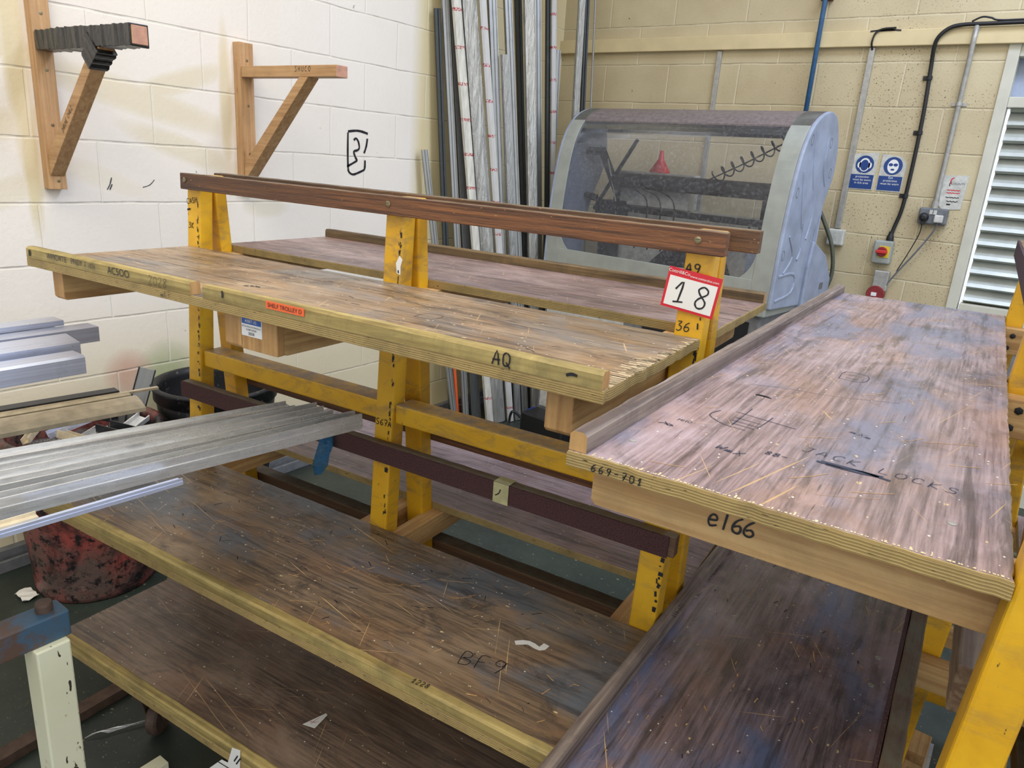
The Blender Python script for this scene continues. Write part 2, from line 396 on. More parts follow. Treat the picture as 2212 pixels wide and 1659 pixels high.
M['white'] = m_mark('white_print', (232, 232, 228), .5)
M['paper'] = plain('paper', (226, 224, 216), .6, 0, .05, 20)
M['signblue'] = plain('sign_blue', (28, 66, 130), .45, 0, .08, 20)
M['sign'] = plain('sign_white', (206, 206, 196), .55, 0, .12, 40)
M['lotred'] = m_mark('card_red', (206, 32, 48), .4)
M['orange'] = m_mark('orange_label', (240, 106, 52), .5)
M['lblue'] = m_mark('label_blue', (32, 84, 160), .4)
M['post_white'] = None
t = NT('cream_chipped_paint')
n_ = t.noise(scale=9, detail=7, rough=.7)
c_ = t.mix(t.ramp(t.noise(scale=3, detail=4), .35, .7), s2l((214, 212, 178)), s2l((232, 232, 206)))
c_ = t.mix(t.ramp(n_, .575, .60), c_, s2l((150, 116, 78)))
c_ = t.mix(t.ramp(t.noise(t.map((60, 60, 20)), 1, 3), .64, .66), c_, s2l((60, 54, 46)))
M['post_white'] = t.set(color=c_, rough=.5)
t = NT('blue_rusty_paint')
c_ = t.mix(t.ramp(t.noise(scale=10, detail=8, rough=.8), .46, .56), s2l((60, 88, 108)), s2l((88, 68, 56)))
M['blue_rust'] = t.set(color=c_, rough=.5)
M['rust'] = plain('rusty_steel', (98, 78, 66), .6, .3, .2, 30)
M['tub_red'] = m_tub('tub_red_scuffed'); M['tub'] = m_tub('tub_black', 2., False)
M['swarf'] = plain('aluminium_swarf', (196, 198, 200), .3, .7, .45, 220, 1.0)
M['wrap_blue'] = None
t = NT('blue_plastic_film'); t.t.nodes.remove(t.b)
tr = t.n('ShaderNodeBsdfTransparent'); tr.inputs[0].default_value = (.55, .78, .88, 1)
gb = t.n('ShaderNodeBsdfPrincipled'); gb.inputs['Base Color'].default_value = s2l((30, 104, 150)); gb.inputs['Roughness'].default_value = .12
mx = t.n('ShaderNodeMixShader'); t.l(t.math('MULTIPLY', t.ramp(t.noise(scale=30), .3, .7), .9), mx.inputs[0]); t.l(tr.outputs[0], mx.inputs[1]); t.l(gb.outputs[0], mx.inputs[2])
t.l(t.bump(t.noise(scale=60, dist=1.5), .9, .01), gb.inputs['Normal']); t.l(mx.outputs[0], t.out.inputs[0]); M['wrap_blue'] = t.m
# dusty clear polycarbonate of the hood
t = NT('dusty_polycarbonate'); t.t.nodes.remove(t.b)
tr = t.n('ShaderNodeBsdfTransparent'); tr.inputs[0].default_value = (.88, .89, .91, 1)
gl = t.n('ShaderNodeBsdfGlossy'); gl.inputs['Roughness'].default_value = .12; gl.inputs[0].default_value = (.9, .93, 1, 1)
df = t.n('ShaderNodeBsdfDiffuse'); df.inputs[0].default_value = (.72, .74, .78, 1)
fr = t.n('ShaderNodeFresnel'); fr.inputs[0].default_value = 1.45
m1 = t.n('ShaderNodeMixShader'); m2 = t.n('ShaderNodeMixShader')
dn = t.math('ADD', t.math('MULTIPLY', t.ramp(t.noise(scale=70, detail=5, rough=.7), .5, .75), .12), .02)
t.l(dn, m1.inputs[0]); t.l(tr.outputs[0], m1.inputs[1]); t.l(df.outputs[0], m1.inputs[2])
t.l(t.math('MULTIPLY', fr.outputs[0], .55), m2.inputs[0]); t.l(m1.outputs[0], m2.inputs[1]); t.l(gl.outputs[0], m2.inputs[2])
t.l(m2.outputs[0], t.out.inputs[0]); M['glass'] = t.m
t = NT('clear_bag_film'); t.t.nodes.remove(t.b)
tr = t.n('ShaderNodeBsdfTransparent'); tr.inputs[0].default_value = (.9, .9, .9, 1)
gl = t.n('ShaderNodeBsdfPrincipled'); gl.inputs['Base Color'].default_value = s2l((205, 205, 200)); gl.inputs['Roughness'].default_value = .12
mx = t.n('ShaderNodeMixShader'); t.l(t.math('MULTIPLY', t.ramp(t.noise(t.map((40, 40, 5)), 1, 4, .6, 1.), .42, .6), .7), mx.inputs[0])
t.l(tr.outputs[0], mx.inputs[1]); t.l(gl.outputs[0], mx.inputs[2])
t.l(t.bump(t.noise(t.map((60, 60, 8)), 1, 4, .6, 1.2), .9, .01), gl.inputs['Normal']); t.l(mx.outputs[0], t.out.inputs[0]); M['bag'] = t.m

# ---------------------------------------------------------------- object helpers
def link(name, bm, mats, parent=None, smooth=False, bevel=0.0, segs=2):
    me = bpy.data.meshes.new(name)
    bmesh.ops.recalc_face_normals(bm, faces=bm.faces)
    bm.to_mesh(me); bm.free()
    if not isinstance(mats, (list, tuple)): mats = [mats]
    for x in mats: me.materials.append(x)
    if smooth:
        for p in me.polygons: p.use_smooth = True
    o = bpy.data.objects.new(name, me); COL.objects.link(o)
    if parent is not None: o.parent = parent
    if bevel:
        md = o.modifiers.new('bevel', 'BEVEL'); md.width = bevel; md.segments = segs; md.limit_method = 'ANGLE'
    return o
def tag(o, label=None, cat=None, group=None, kind=None):
    if label: o['label'] = label
    if cat: o['category'] = cat
    if group: o['group'] = group
    if kind: o['kind'] = kind
    return o
def empty(name, loc=(0,0,0), rz=0.0):
    o = bpy.data.objects.new(name, None); COL.objects.link(o); o.location = loc; o.rotation_euler = (0,0,rz)
    o.empty_display_size = .05; return o
def thing(name, label, cat, loc=(0,0,0), rz=0.0, group=None):
    return tag(empty(name, loc, rz), label, cat, group)
def BM(): return bmesh.new()
def box(bm, a, b, mi=0, M_=None):
    x0,y0,z0 = a; x1,y1,z1 = b
    vs = [bm.verts.new(Vector(p) if M_ is None else M_ @ Vector(p)) for p in
          ((x0,y0,z0),(x1,y0,z0),(x1,y1,z0),(x0,y1,z0),(x0,y0,z1),(x1,y0,z1),(x1,y1,z1),(x0,y1,z1))]
    fs = []
    for f in ((0,3,2,1),(4,5,6,7),(0,1,5,4),(1,2,6,5),(2,3,7,6),(3,0,4,7)):
        q = bm.faces.new([vs[i] for i in f]); q.material_index = mi; fs.append(q)
    return fs
def prism(bm, pts, axis_a, axis_b, ext, org=(0,0,0), mi=0):
    """closed outline pts (a,b) in the plane axis_a/axis_b, extruded by the vector ext"""
    A, B_, E, O = Vector(axis_a), Vector(axis_b), Vector(ext), Vector(org)
    v0 = [bm.verts.new(O + A*p[0] + B_*p[1]) for p in pts]; v1 = [bm.verts.new(v.co + E) for v in v0]
    n = len(pts)
    f = bm.faces.new(v0); f.material_index = mi; f = bm.faces.new(list(reversed(v1))); f.material_index = mi
    for i in range(n):
        q = bm.faces.new((v0[i], v0[(i+1) % n], v1[(i+1) % n], v1[i])); q.material_index = mi
def tube(bm, pts, r, seg=10, mi=0, caps=True):
    pts = [Vector(p) for p in pts]; rings = []
    rr = r if isinstance(r, (list, tuple)) else [r]*len(pts)
    d0 = (pts[1]-pts[0]).normalized()
    ref = Vector((0,0,1)) if abs(d0.z) < .9 else Vector((1,0,0))
    a = d0.cross(ref).normalized(); prev = d0
    for i, p in enumerate(pts):
        d = (pts[min(i+1, len(pts)-1)] - pts[max(i-1, 0)]).normalized()
        a = (prev.rotation_difference(d) @ a); a = (a - d*a.dot(d)).normalized(); prev = d
        b = d.cross(a)
        rings.append([bm.verts.new(p + (a*math.cos(2*PI*k/seg) + b*math.sin(2*PI*k/seg))*rr[i]) for k in range(seg)])
    for i in range(len(rings)-1):
        for k in range(seg):
            q = bm.faces.new((rings[i][k], rings[i][(k+1) % seg], rings[i+1][(k+1) % seg], rings[i+1][k])); q.material_index = mi
    if caps:
        for rg in (rings[0], rings[-1]):
            try: q = bm.faces.new(rg); q.material_index = mi
            except ValueError: pass
def lathe(bm, prof, c=(0,0,0), seg=40, mi=0, M_=None):
    """profile (r,z) revolved about z"""
    rings = []
    for (r_, z_) in prof:
        rg = []
        for k in range(seg):
            p = Vector((c[0]+r_*math.cos(2*PI*k/seg), c[1]+r_*math.sin(2*PI*k/seg), c[2]+z_))
            rg.append(bm.verts.new(p if M_ is None else M_ @ p))
        rings.append(rg)
    for i in range(len(rings)-1):
        for k in range(seg):
            q = bm.faces.new((rings[i][k], rings[i][(k+1) % seg], rings[i+1][(k+1) % seg], rings[i+1][k])); q.material_index = mi
    for rg, (r_, z_) in ((rings[0], prof[0]), (rings[-1], prof[-1])):
        try: q = bm.faces.new(rg); q.material_index = mi
        except ValueError: pass
def smoothpath(pts, n=6):
    P = [Vector(p) for p in pts]; out = []
    for i in range(len(P)-1):
        p0 = P[max(i-1,0)]; p1 = P[i]; p2 = P[i+1]; p3 = P[min(i+2, len(P)-1)]
        for k in range(n):
            t_ = k/n
            out.append(.5*((2*p1)+(p2-p0)*t_+(2*p0-5*p1+4*p2-p3)*t_*t_+(3*p1-p0-3*p2+p3)*t_**3))
    out.append(P[-1]); return out

# ---- handwriting and printing -----------------------------------------------------
GL = {
 '0': [[(2,6),(.6,5),(.3,3),(.7,1),(2,0),(3.4,1),(3.7,3),(3.3,5),(2,6)]], '1': [[(.6,3.6),(2.4,6),(1.9,.2)],[(.6,0),(3.4,.5)]],
 'i': [[(2,6),(2,0)]],
 '2': [[(.5,4.8),(1.3,6),(3,5.8),(3.3,4.3),(.3,0),(3.8,.2)]], '3': [[(.4,5.8),(3.2,5.8),(1.6,3.5),(3.2,2.6),(3.1,.8),(1.6,0),(.3,.6)]],
 '4': [[(2.8,0),(2.8,6),(.3,2),(3.8,2)]], '5': [[(3.4,6),(.9,6),(.7,3.4),(2.8,3.4),(3.4,1.6),(2,0),(.4,.4)]],
 '6': [[(3.2,6),(1.2,4.4),(.4,2),(1,.3),(2.6,.1),(3.5,1.5),(2.6,2.9),(.8,2.2)]], '7': [[(.3,6),(3.6,6),(1.5,0)],[(.9,3),(3,3.2)]],
 '8': [[(3.3,5.4),(2,6),(.7,5),(1.4,3.7),(3.2,2),(2.9,.4),(1.4,0),(.5,1.2),(1.2,2.6),(3.3,4.2),(3.3,5.4)]],
 '9': [[(3.3,5.4),(1.6,6),(.5,4.8),(1.2,3.3),(3,3.6),(3.4,5.6),(3,2.6),(2,0)]],
 'A': [[(0,0),(1.8,6),(3.4,0)],[(.2,2.1),(3.8,2.4)]], 'B': [[(.5,0),(.5,6),(2.8,5.6),(2.7,3.8),(.6,3.2),(3.4,2.4),(3,.4),(.5,0)]],
 'C': [[(3.5,5.2),(2,6),(.6,4.6),(.4,1.8),(1.8,0),(3.6,.8)]], 'D': [[(.5,0),(.5,6),(2.6,5.6),(3.6,3),(2.4,.3),(.5,0)]],
 'E': [[(3.4,6),(.5,6),(.5,0),(3.5,0)],[(.5,3.1),(2.8,3.1)]], 'F': [[(3.4,6),(.5,6),(.5,0)],[(.5,3.1),(2.8,3.1)]],
 'G': [[(3.5,5.2),(2,6),(.5,4.4),(.5,1.6),(2,0),(3.5,.9),(3.5,2.8),(2.2,2.8)]], 'H': [[(.5,0),(.5,6)],[(3.4,0),(3.4,6)],[(.5,3),(3.4,3.1)]],
 'I': [[(2,0),(2,6)]], 'J': [[(.8,6),(3.4,6)],[(2.4,6),(2.3,1.2),(1.2,0),(.2,1)]], 'K': [[(.5,0),(.5,6)],[(3.4,6),(.6,2.8),(3.6,0)]],
 'L': [[(.5,6),(.5,0),(3.4,0)]], 'M': [[(.3,0),(.5,6),(2,2.6),(3.5,6),(3.7,0)]], 'N': [[(.4,0),(.4,6),(3.5,0),(3.5,6)]],
 'O': [[(2,6),(.6,5),(.3,3),(.7,1),(2,0),(3.4,1),(3.7,3),(3.3,5),(2,6)]], 'P': [[(.5,0),(.5,6),(3,5.6),(3.2,3.8),(.6,3)]],
 'Q': [[(2,6),(.6,5),(.3,3),(.7,1),(2,0),(3.4,1),(3.7,3),(3.3,5),(2,6)],[(1.8,2),(4.2,-.8)]], 'R': [[(.5,0),(.5,6),(3,5.6),(3.2,3.8),(.6,3),(3.6,0)]],
 'S': [[(3.4,5.4),(1.8,6),(.5,4.8),(1.4,3.3),(3.2,2.4),(3,.6),(1.4,0),(.2,.8)]], 'T': [[(0,6),(4,6)],[(2,6),(2,0)]],
 'U': [[(.5,6),(.4,1.4),(1.8,0),(3.3,1.2),(3.5,6)]], 'V': [[(.2,6),(2,0),(3.8,6)]], 'W': [[(0,6),(1,0),(2,4),(3,0),(4,6)]],
 'Y': [[(.2,6),(2,3),(3.8,6)],[(2,3),(2,0)]], 'e': [[(.5,2),(3.2,2.8),(2.6,4.3),(1.2,4.2),(.3,2.2),(1.2,.1),(3.4,.8)]],
 '-': [[(.4,3),(3.6,3.2)]], '~': [[(0,0),(.6,3),(1.2,0),(1.8,3),(2.4,0),(3,3),(3.6,0)]], 'x': [[(0,0),(4,6)],[(0,6),(4,0)]],
}
def strokes(bm, paths, org, X, Y, w, lift=.0004, jitter=0.0, smooth=True, mi=0):
    """ribbons of ink lying on a surface: each path is in metres along unit X / Y from org"""
    X = Vector(X).normalized(); Y = Vector(Y).normalized(); N = X.cross(Y).normalized(); O = Vector(org) + N*lift
    for pth in paths:
        pp = [Vector((p[0]+random.uniform(-1,1)*jitter, p[1]+random.uniform(-1,1)*jitter, 0)) for p in pth]
        if smooth and len(pp) > 2: pp = smoothpath(pp, 3)
        L = []; R = []
        for i, p in enumerate(pp):
            d = pp[min(i+1, len(pp)-1)] - pp[max(i-1, 0)]
            if d.length < 1e-9: d = Vector((1,0,0))
            d.normalize(); n = Vector((-d.y, d.x, 0)); ww = w*random.uniform(.42, .58)
            L.append(p+n*ww); R.append(p-n*ww)
        to = lambda q: bm.verts.new(O + X*q.x + Y*q.y)
        Lv = [to(q) for q in L]; Rv = [to(q) for q in R]
        for i in range(len(Lv)-1):
            f = bm.faces.new((Lv[i], Rv[i], Rv[i+1], Lv[i+1])); f.material_index = mi
def hand(name, text, org, X, Y, h, w, mat, parent, slant=.08, gap=1.0, jit=.0, lift=.0005):
    bm = BM(); u_ = h/6.0; cx = 0
    for ch in text:
        if ch != ' ':
            g = GL[ch]; strokes(bm, [[((cx+p[0]+p[1]*slant)*u_, p[1]*u_) for p in s_] for s_ in g], org, X, Y, w, lift, jit or h*.03)
        cx += 4.2*gap + .8
    return link(name, bm, mat, parent)
def scrib(name, paths, org, X, Y, w, mat, parent, lift=.0005):
    bm = BM(); strokes(bm, paths, org, X, Y, w, lift); return link(name, bm, mat, parent)
def printed(name, text, org, X, Y, h, mat, parent, lift=.0006, align='CENTER', spacing=1.0):
    """printed lettering: flat mesh text"""
    cu = bpy.data.curves.new('txt', 'FONT'); cu.body = text; cu.size = h; cu.align_x = align; cu.align_y = 'CENTER'; cu.space_line = spacing
    to = bpy.data.objects.new('txt', cu); COL.objects.link(to)
    dg = bpy.context.evaluated_depsgraph_get(); me0 = to.evaluated_get(dg).to_mesh()
    X = Vector(X).normalized(); Y = Vector(Y).normalized(); N = X.cross(Y).normalized(); O = Vector(org)+N*lift
    bm = BM(); vs = [bm.verts.new(O + X*v.co.x + Y*v.co.y) for v in me0.vertices]
    for p in me0.polygons:
        try: bm.faces.new([vs[i] for i in p.vertices])
        except ValueError: pass
    to.evaluated_get(dg).to_mesh_clear(); bpy.data.objects.remove(to); bpy.data.curves.remove(cu)
    me = bpy.data.meshes.new(name); bm.to_mesh(me); bm.free(); me.materials.append(mat)
    o = bpy.data.objects.new(name, me); COL.objects.link(o); o.parent = parent; return o

# ---------------------------------------------------------------- the setting
RX, RY, RH = 8.0, -8.5, 4.5
bm = BM(); box(bm, (-.2, RY, -.12), (RX, .2, 0)); tag(link('floor', bm, M['floor']), kind='structure')
bm = BM(); box(bm, (-.2, RY, 0), (0, .2, RH)); tag(link('wall_left', bm, M['wall_left']), kind='structure')
# back wall with the doorway opening x 2.65..5.05, z 0..2.33
DX0, DX1, DZ = 2.60, 5.3, 2.33
bm = BM(); box(bm, (0, 0, 0), (DX0, .2, RH)); box(bm, (DX0, 0, DZ), (DX1, .2, RH)); box(bm, (DX1, 0, 0), (RX, .2, RH))
tag(link('wall_back', bm, M['wall_back']), kind='structure')
bm = BM(); box(bm, (-.2, RY-.2, RH), (RX+.2, .2, RH+.1)); tag(link('ceiling', bm, M['ceiling']), kind='structure')
# concrete lintel band standing proud of the back wall
bm = BM(); box(bm, (0, -.035, 2.325), (RX, 0, 2.405)); tag(link('trim_1', bm, M['beam'], bevel=.004), kind='structure')
# dark floor channel along the left wall
bm = BM(); box(bm, (0.0, RY, 0), (.035, -.1, .07), 0); box(bm, (.035, RY, 0), (.06, -.1, .02), 0); box(bm, (.06, RY, 0), (.075, -.1, .045), 0)
tag(link('baseboard_left', bm, M['mgrey'], bevel=.002), kind='structure')
bm = BM(); box(bm, (0.1, -.05, 0), (DX0, 0, .09)); tag(link('baseboard_back', bm, M['mgrey'], bevel=.003), kind='structure')

# doorway: frame, transom panel and slatted shutter
d = tag(empty('door_1', (0, 0, 0)), kind='structure')
bm = BM()
box(bm, (2.60, -.012, 0), (2.652, .10, 2.33)); box(bm, (5.25, -.012, 0), (5.30, .10, 2.33))
box(bm, (2.652, .0, 2.27), (5.25, .10, 2.33)); box(bm, (2.652, .0, 2.035), (5.25, .10, 2.085)); box(bm, (2.66, .0, .96), (5.25, .10, 1.045))
box(bm, (2.66, .02, 0.0), (5.25, .10, .12))
link('door_frame', bm, M['frame'], d, bevel=.003)
bm = BM(); box(bm, (2.652, .075, 2.085), (5.25, .095, 2.27)); link('transom_panel', bm, M['hood_side'], d)
bm = BM(); box(bm, (2.668, .10, .10), (5.25, .12, 2.04)); link('backing_panel', bm, M['mgrey'], d)
z = 1.05; bm = BM()
while z < 2.03:
    prism(bm, [(0.035, z), (0.0, z+.012), (.012, z+.03), (.05, z+.066), (.058, z+.073), (.058, z)], (0,1,0), (0,0,1), (2.58, 0, 0), (2.668, .03, 0))
    z += .0745
link('shutter', bm, M['slat'], d)
bm = BM(); box(bm, (2.66, .06, .12), (5.25, .08, .96)); link('lower_panel', bm, M['mgrey'], d)

# writing sprayed on the left wall: a boxed figure
bm = BM()
P = lambda pts: [(a-(-1.92), b-1.5) for a, b in pts]
strokes(bm, [P([(-1.925,1.69),(-1.926,1.60),(-1.924,1.53),(-1.918,1.50),(-1.89,1.487),(-1.85,1.498),(-1.812,1.512)]),
             P([(-1.925,1.695),(-1.87,1.702),(-1.83,1.700),(-1.79,1.692)]),
             P([(-1.793,1.668),(-1.800,1.63),(-1.815,1.595)]), P([(-1.808,1.56),(-1.808,1.53),(-1.812,1.512)]),
             P([(-1.885,1.655),(-1.872,1.665),(-1.855,1.65),(-1.848,1.62),(-1.862,1.607),(-1.885,1.600),(-1.876,1.575),(-1.865,1.558),(-1.88,1.548),(-1.93,1.525)])],
        (0.0015, -1.92, 1.5), (0,1,0), (0,0,1), .011)
o = link('wall_marking', bm, M['ink']); tag(o, kind='structure')
scr = [[(0,0),(.012,.02),(.02,.045)],[(.01,.0),(.02,.02)]]
bm = BM(); strokes(bm, scr, (.0015, -3.14, 1.40), (0,1,0), (0,0,1), .004); strokes(bm, [[(0,0),(.03,.01),(.05,.03)]], (.0015, -3.0, 1.41), (0,1,0), (0,0,1), .003)
tag(link('wall_marking', bm, M['ink2']), kind='structure')

# ceiling lamps that give the light
for i, (x, y) in enumerate(((2.0, -4.4), (4.6, -6.2))):
    c = thing('ceiling_lamp', ['fluorescent ceiling lamp above the shelf trolleys', 'fluorescent ceiling lamp behind the viewer'][i], 'lamp', (x, y, 4.36), group=None)
    bm = BM(); box(bm, (-.1, -.8, .0), (.1, .8, .14)); link('housing', bm, M['mwhite'], c, bevel=.01)

# ---------------------------------------------------------------- shelf trolleys
def board(name, u0, u1, v0, v1, ztop, topm, edgem, parent, thick=.018, chip=0.0, rag=None):
    """film faced plywood sheet: top face worn film, edges show the plies; edge outline slightly ragged"""
    bm = BM(); n = 60; out = []
    def edge(a, b, amp):
        pts = []
        L = (Vector(b)-Vector(a)).length; k = max(2, int(L/.012))
        dn = Vector((-(Vector(b)-Vector(a)).normalized().y, (Vector(b)-Vector(a)).normalized().x))
        j = 0
        for i in range(k):
            j = .6*j + random.uniform(-amp, amp)
            p = Vector(a).lerp(Vector(b), i/k) + dn*(abs(j) if i else 0); pts.append((p.x, p.y))
        return pts
    am = chip or .0006
    out = edge((u0,v0), (u1,v0), am*.5) + edge((u1,v0), (u1,v1), am*1.4) + edge((u1,v1), (u0,v1), am) + edge((u0,v1), (u0,v0), am*.6)
    vb = [bm.verts.new((min(max(x,u0),u1), min(max(y,v0),v1), ztop-thick)) for x, y in out]
    cx_, cy_ = (u0+u1)/2, (v0+v1)/2
    vm = [bm.verts.new((v.co.x, v.co.y, ztop-.0022)) for v in vb]
    vt = []
    for (x, y) in out:
        dx = (cx_-x); dy = (cy_-y)
        vt.append(bm.verts.new((x + (.0012 if dx > 0 else -.0012), y + (.0012 if dy > 0 else -.0012), ztop)))
    f = bm.faces.new(vt); f.material_index = 0
    f = bm.faces.new(list(reversed(vb))); f.material_index = 2
    k = len(vb)
    for i in range(k):
        j = (i+1) % k
        q = bm.faces.new((vb[i], vb[j], vm[j], vm[i])); q.material_index = 1
        q = bm.faces.new((vm[i], vm[j], vt[j], vt[i])); q.material_index = 1
    return link(name, bm, [topm, edgem, M['under']], parent)

def timber(name, a, b, mat, parent, bev=.002, worn=0.0, axis=0, endm=None):
    """a sawn length: box subdivided along its length with a little wane on the edges"""
    bm = BM(); n = max(1, int(abs(b[axis]-a[axis])/.03)) if worn else 1
    a = list(a); b = list(b); o1, o2 = [i for i in (0,1,2) if i != axis]
    rings = []
    for i in range(n+1):
        t_ = a[axis] + (b[axis]-a[axis])*i/n; rg = []
        c = [(a[o1], a[o2]), (b[o1], a[o2]), (b[o1], b[o2]), (a[o1], b[o2])]
        ww = worn
        for (p, q) in c:
            s1 = 1 if p == a[o1] else -1; s2 = 1 if q == a[o2] else -1
            d1 = random.uniform(0, ww); d2 = random.uniform(0, ww) if q == b[o2] else 0
            v = [0,0,0]; v[axis] = t_; v[o1] = p+s1*d1; v[o2] = q+s2*d2; rg.append(bm.verts.new(v))
        rings.append(rg)
    for i in range(n):
        for k in range(4):
            bm.faces.new((rings[i][k], rings[i][(k+1) % 4], rings[i+1][(k+1) % 4], rings[i+1][k]))
    for rg in (rings[0], rings[-1]):
        f = bm.faces.new(rg)
        if endm: f.material_index = 1
    return link(name, bm, [mat, endm] if endm else mat, parent, bevel=bev)

def make_trolley(root, U0, U1, VF, depth, posts, arm_spec, mt, rail_over=.014, z1=1.347, z2=.774, z3=.427, zr=(1.49, 1.53), back=True,
                 low=True, batm=None, mid_bat_h=.022, top_gap=True, slope=.056, rslope=.085, notch=None, wood_stretcher=None, mid_rail=(.948, .99, .025), top_carpet=None):
    PW = .05; V0 = VF + PW           # centre plane between front and rear legs
    fz = lambda z: VF - (z1 - z)*slope          # front face of the front legs
    rz_ = lambda z: V0 + PW + (z1 - z)*rslope   # rear face of the rear legs
    ztop = zr[1] - .004
    for k, up_ in enumerate(posts):
        # front and rear box-section legs, lean apart towards the floor
        for side in (0, 1):
            bm = BM()
            def ring(z):
                if side == 0: f0 = fz(z); f1 = min(fz(z)+PW, V0-.001)
                else: f1 = rz_(z); f0 = max(rz_(z)-PW, V0+.001)
                return f0, f1
            zb = .15
            f0, f1 = ring(ztop); g0, g1 = ring(zb)
            vs = []
            for (z, p, q) in ((zb, g0, g1), (ztop, f0, f1)):
                vs.append([bm.verts.new((up_, p, z)), bm.verts.new((up_+PW, p, z)), bm.verts.new((up_+PW, q, z)), bm.verts.new((up_, q, z))])
            bm.faces.new(vs[0][::-1]); bm.faces.new(vs[1])
            for i in range(4): bm.faces.new((vs[0][i], vs[0][(i+1) % 4], vs[1][(i+1) % 4], vs[1][i]))
            link('leg', bm, [M['yellow'], M['yellow2']][k % 2 if side == 0 else 1], root, bevel=.004)
    # longitudinal box-section member between the legs
    if wood_stretcher:
        timber('cross_rail', wood_stretcher[0], wood_stretcher[1], M['tan_rail'], root, .003, .0012)
    for (ua, ub) in list(zip(posts[:-1], posts[1:]))[:1 if wood_stretcher else None]:
        bm = BM(); box(bm, (ua+PW, VF-.008, 1.030), (ub, VF+.052, 1.075)); link('stretcher', bm, M['yellow2'], root, bevel=.004)
    # base frame
    bm = BM(); b0 = fz(.15)-.22; b1 = rz_(.15)+.22
    box(bm, (U0+.02, fz(.15)-.03, .15), (U1-.02, fz(.15)+.02, .20)); box(bm, (U0+.02, rz_(.15)-.02, .15), (U1-.02, rz_(.15)+.03, .20))
    for up_ in (U0+.02, U1-.07): box(bm, (up_, b0, .151), (up_+PW, b1, .199))
    link('base_frame', bm, M['yellow2'], root, bevel=.003)
    if low:
        for up_ in (U0+.02, U1-.07):
            bm = BM(); box(bm, (up_+.005, b0+.005, .199), (up_+.045, b0+.045, z3-.058)); link('upright', bm, M['yellow2'], root, bevel=.003)
    # rails with carpet pads
    ra, rb = U0-rail_over+.006, U1+rail_over+.008
    def rail(za, zb, f, side, carpet, ext=0.0, tmat='brown_wood', th=.025, gap=0.0):
        if side == 0: a0, a1 = f(zb)-th-.001-gap, f(zb)-.001-gap
        else: a0, a1 = f(zb)+.001, f(zb)+th+.001
        r = timber('rail', (ra, a0, za), (rb+ext, a1, zb), M[tmat], root, .002, .0012)
        if carpet:
            c0, c1 = (a0-.004, a0) if side == 0 else (a1, a1+.004)
            bm = BM(); box(bm, (ra, c0, za-.001), (rb+ext-.012, c1, zb-.001)); link('carpet_strip', bm, M[carpet], r)
        return r
    r_top = rail(zr[0], zr[1], fz, 0, top_carpet)
    rail(zr[0]+.002, zr[1]+.002, rz_, 1, 'carpet2', .03, 'rail_top')
    rail(mid_rail[0], mid_rail[1], fz, 0, 'carpet', 0, 'rail_top', mid_rail[2], mid_rail[3] if len(mid_rail) > 3 else 0.0); rail(.948, .99, rz_, 1, 'carpet')
    if low: rail(.620, .660, fz, 0, 'carpet', 0, 'rail_top')
    timber('rail', (ra, rz_(.64)+.001, .618), (rb, rz_(.64)+.046, .662), M['rail_top'], root, .002, .0012)
    for up_ in posts:
        bm = BM(); Mx = Matrix.Translation((up_+.025, fz(1.51)-.0255, (zr[0]+zr[1])/2+.003)) @ Matrix.Rotation(PI/2, 4, 'X')
        lathe(bm, [(.0055, -.001), (.0062, .0005), (.004, .0016), (.0005, .002)], seg=20, M_=Mx)
        s_ = link('screw', bm, M['screw'], r_top)
        bm = BM(); box(bm, (up_+.020, fz(1.51)-.0283, (zr[0]+zr[1])/2+.0045), (up_+.030, fz(1.51)-.0273, (zr[0]+zr[1])/2+.0052), M_=Matrix.Identity(4))
        link('screw_slot', bm, M['ink'], r_top)
    if len(mid_rail) > 3:
        for up_ in posts:
            bm = BM(); box(bm, (up_+.005, fz(.985)-.0165, .940), (up_+.045, fz(.93)-.0005, .98)); link('rail_packer', bm, M['pine'], root)
    # shelves
    def shelf(zt, side, topm, edgem, bat, bat_h, bat_w=.022, ulo=U0, uhi=U1, arms=True, chip=0.0, notch_=None):
        if side == 0: va, vb = fz(zt)-depth, fz(zt)-.001
        else: va, vb = rz_(zt)+.001, rz_(zt)+depth
        s_ = board('shelf', ulo, uhi, va, vb, zt, topm, edgem, root, chip=chip)
        b0_, b1_ = (va, va+bat_w) if side == 0 else (vb-bat_w, vb)
        if bat:
            segs = [(ulo+.0005, uhi-.004)] if not notch_ else [(ulo+.0005, notch_[0]), (notch_[1], uhi-.004)]
            for (p, q) in segs:
                bm = BM(); n = int((q-p)/.03)+1; rings = []
                for i in range(n+1):
                    x = p+(q-p)*i/n; hh = bat_h
                    ins = 0
                    if notch_ and i == n and q == notch_[0]: x -= 0
                    w1, w2 = random.uniform(0, .0025), random.uniform(0, .0025)
                    c = .0045
                    rings.append([bm.verts.new(v) for v in ((x,b0_,zt+.0003),(x,b1_,zt+.0003),(x,b1_-w2*.3,zt+hh-c),(x,b1_-c*.8-w2,zt+hh-w1*.3),(x,b0_+c*.6+w1,zt+hh-w2*.3),(x,b0_+w1*.2,zt+hh-c))])
                for i in range(n):
                    for k in range(6): bm.faces.new((rings[i][k], rings[i][(k+1) % 6], rings[i+1][(k+1) % 6], rings[i+1][k]))
                f = bm.faces.new(rings[0]); f.material_index = 1; f = bm.faces.new(rings[-1]); f.material_index = 1
                link('edge_batten', bm, [bat, M['pine_e']], s_)
        return s_, va, vb
    S = {}
    S['top'] = shelf(z1, 0, M[mt[0]], M[mt[5]], M[mt[6]], .024, chip=.0016, notch_=notch)
    S['mid'] = shelf(z2, 0, M[mt[2]], M[mt[5]], M[mt[8]], mid_bat_h, chip=.001)
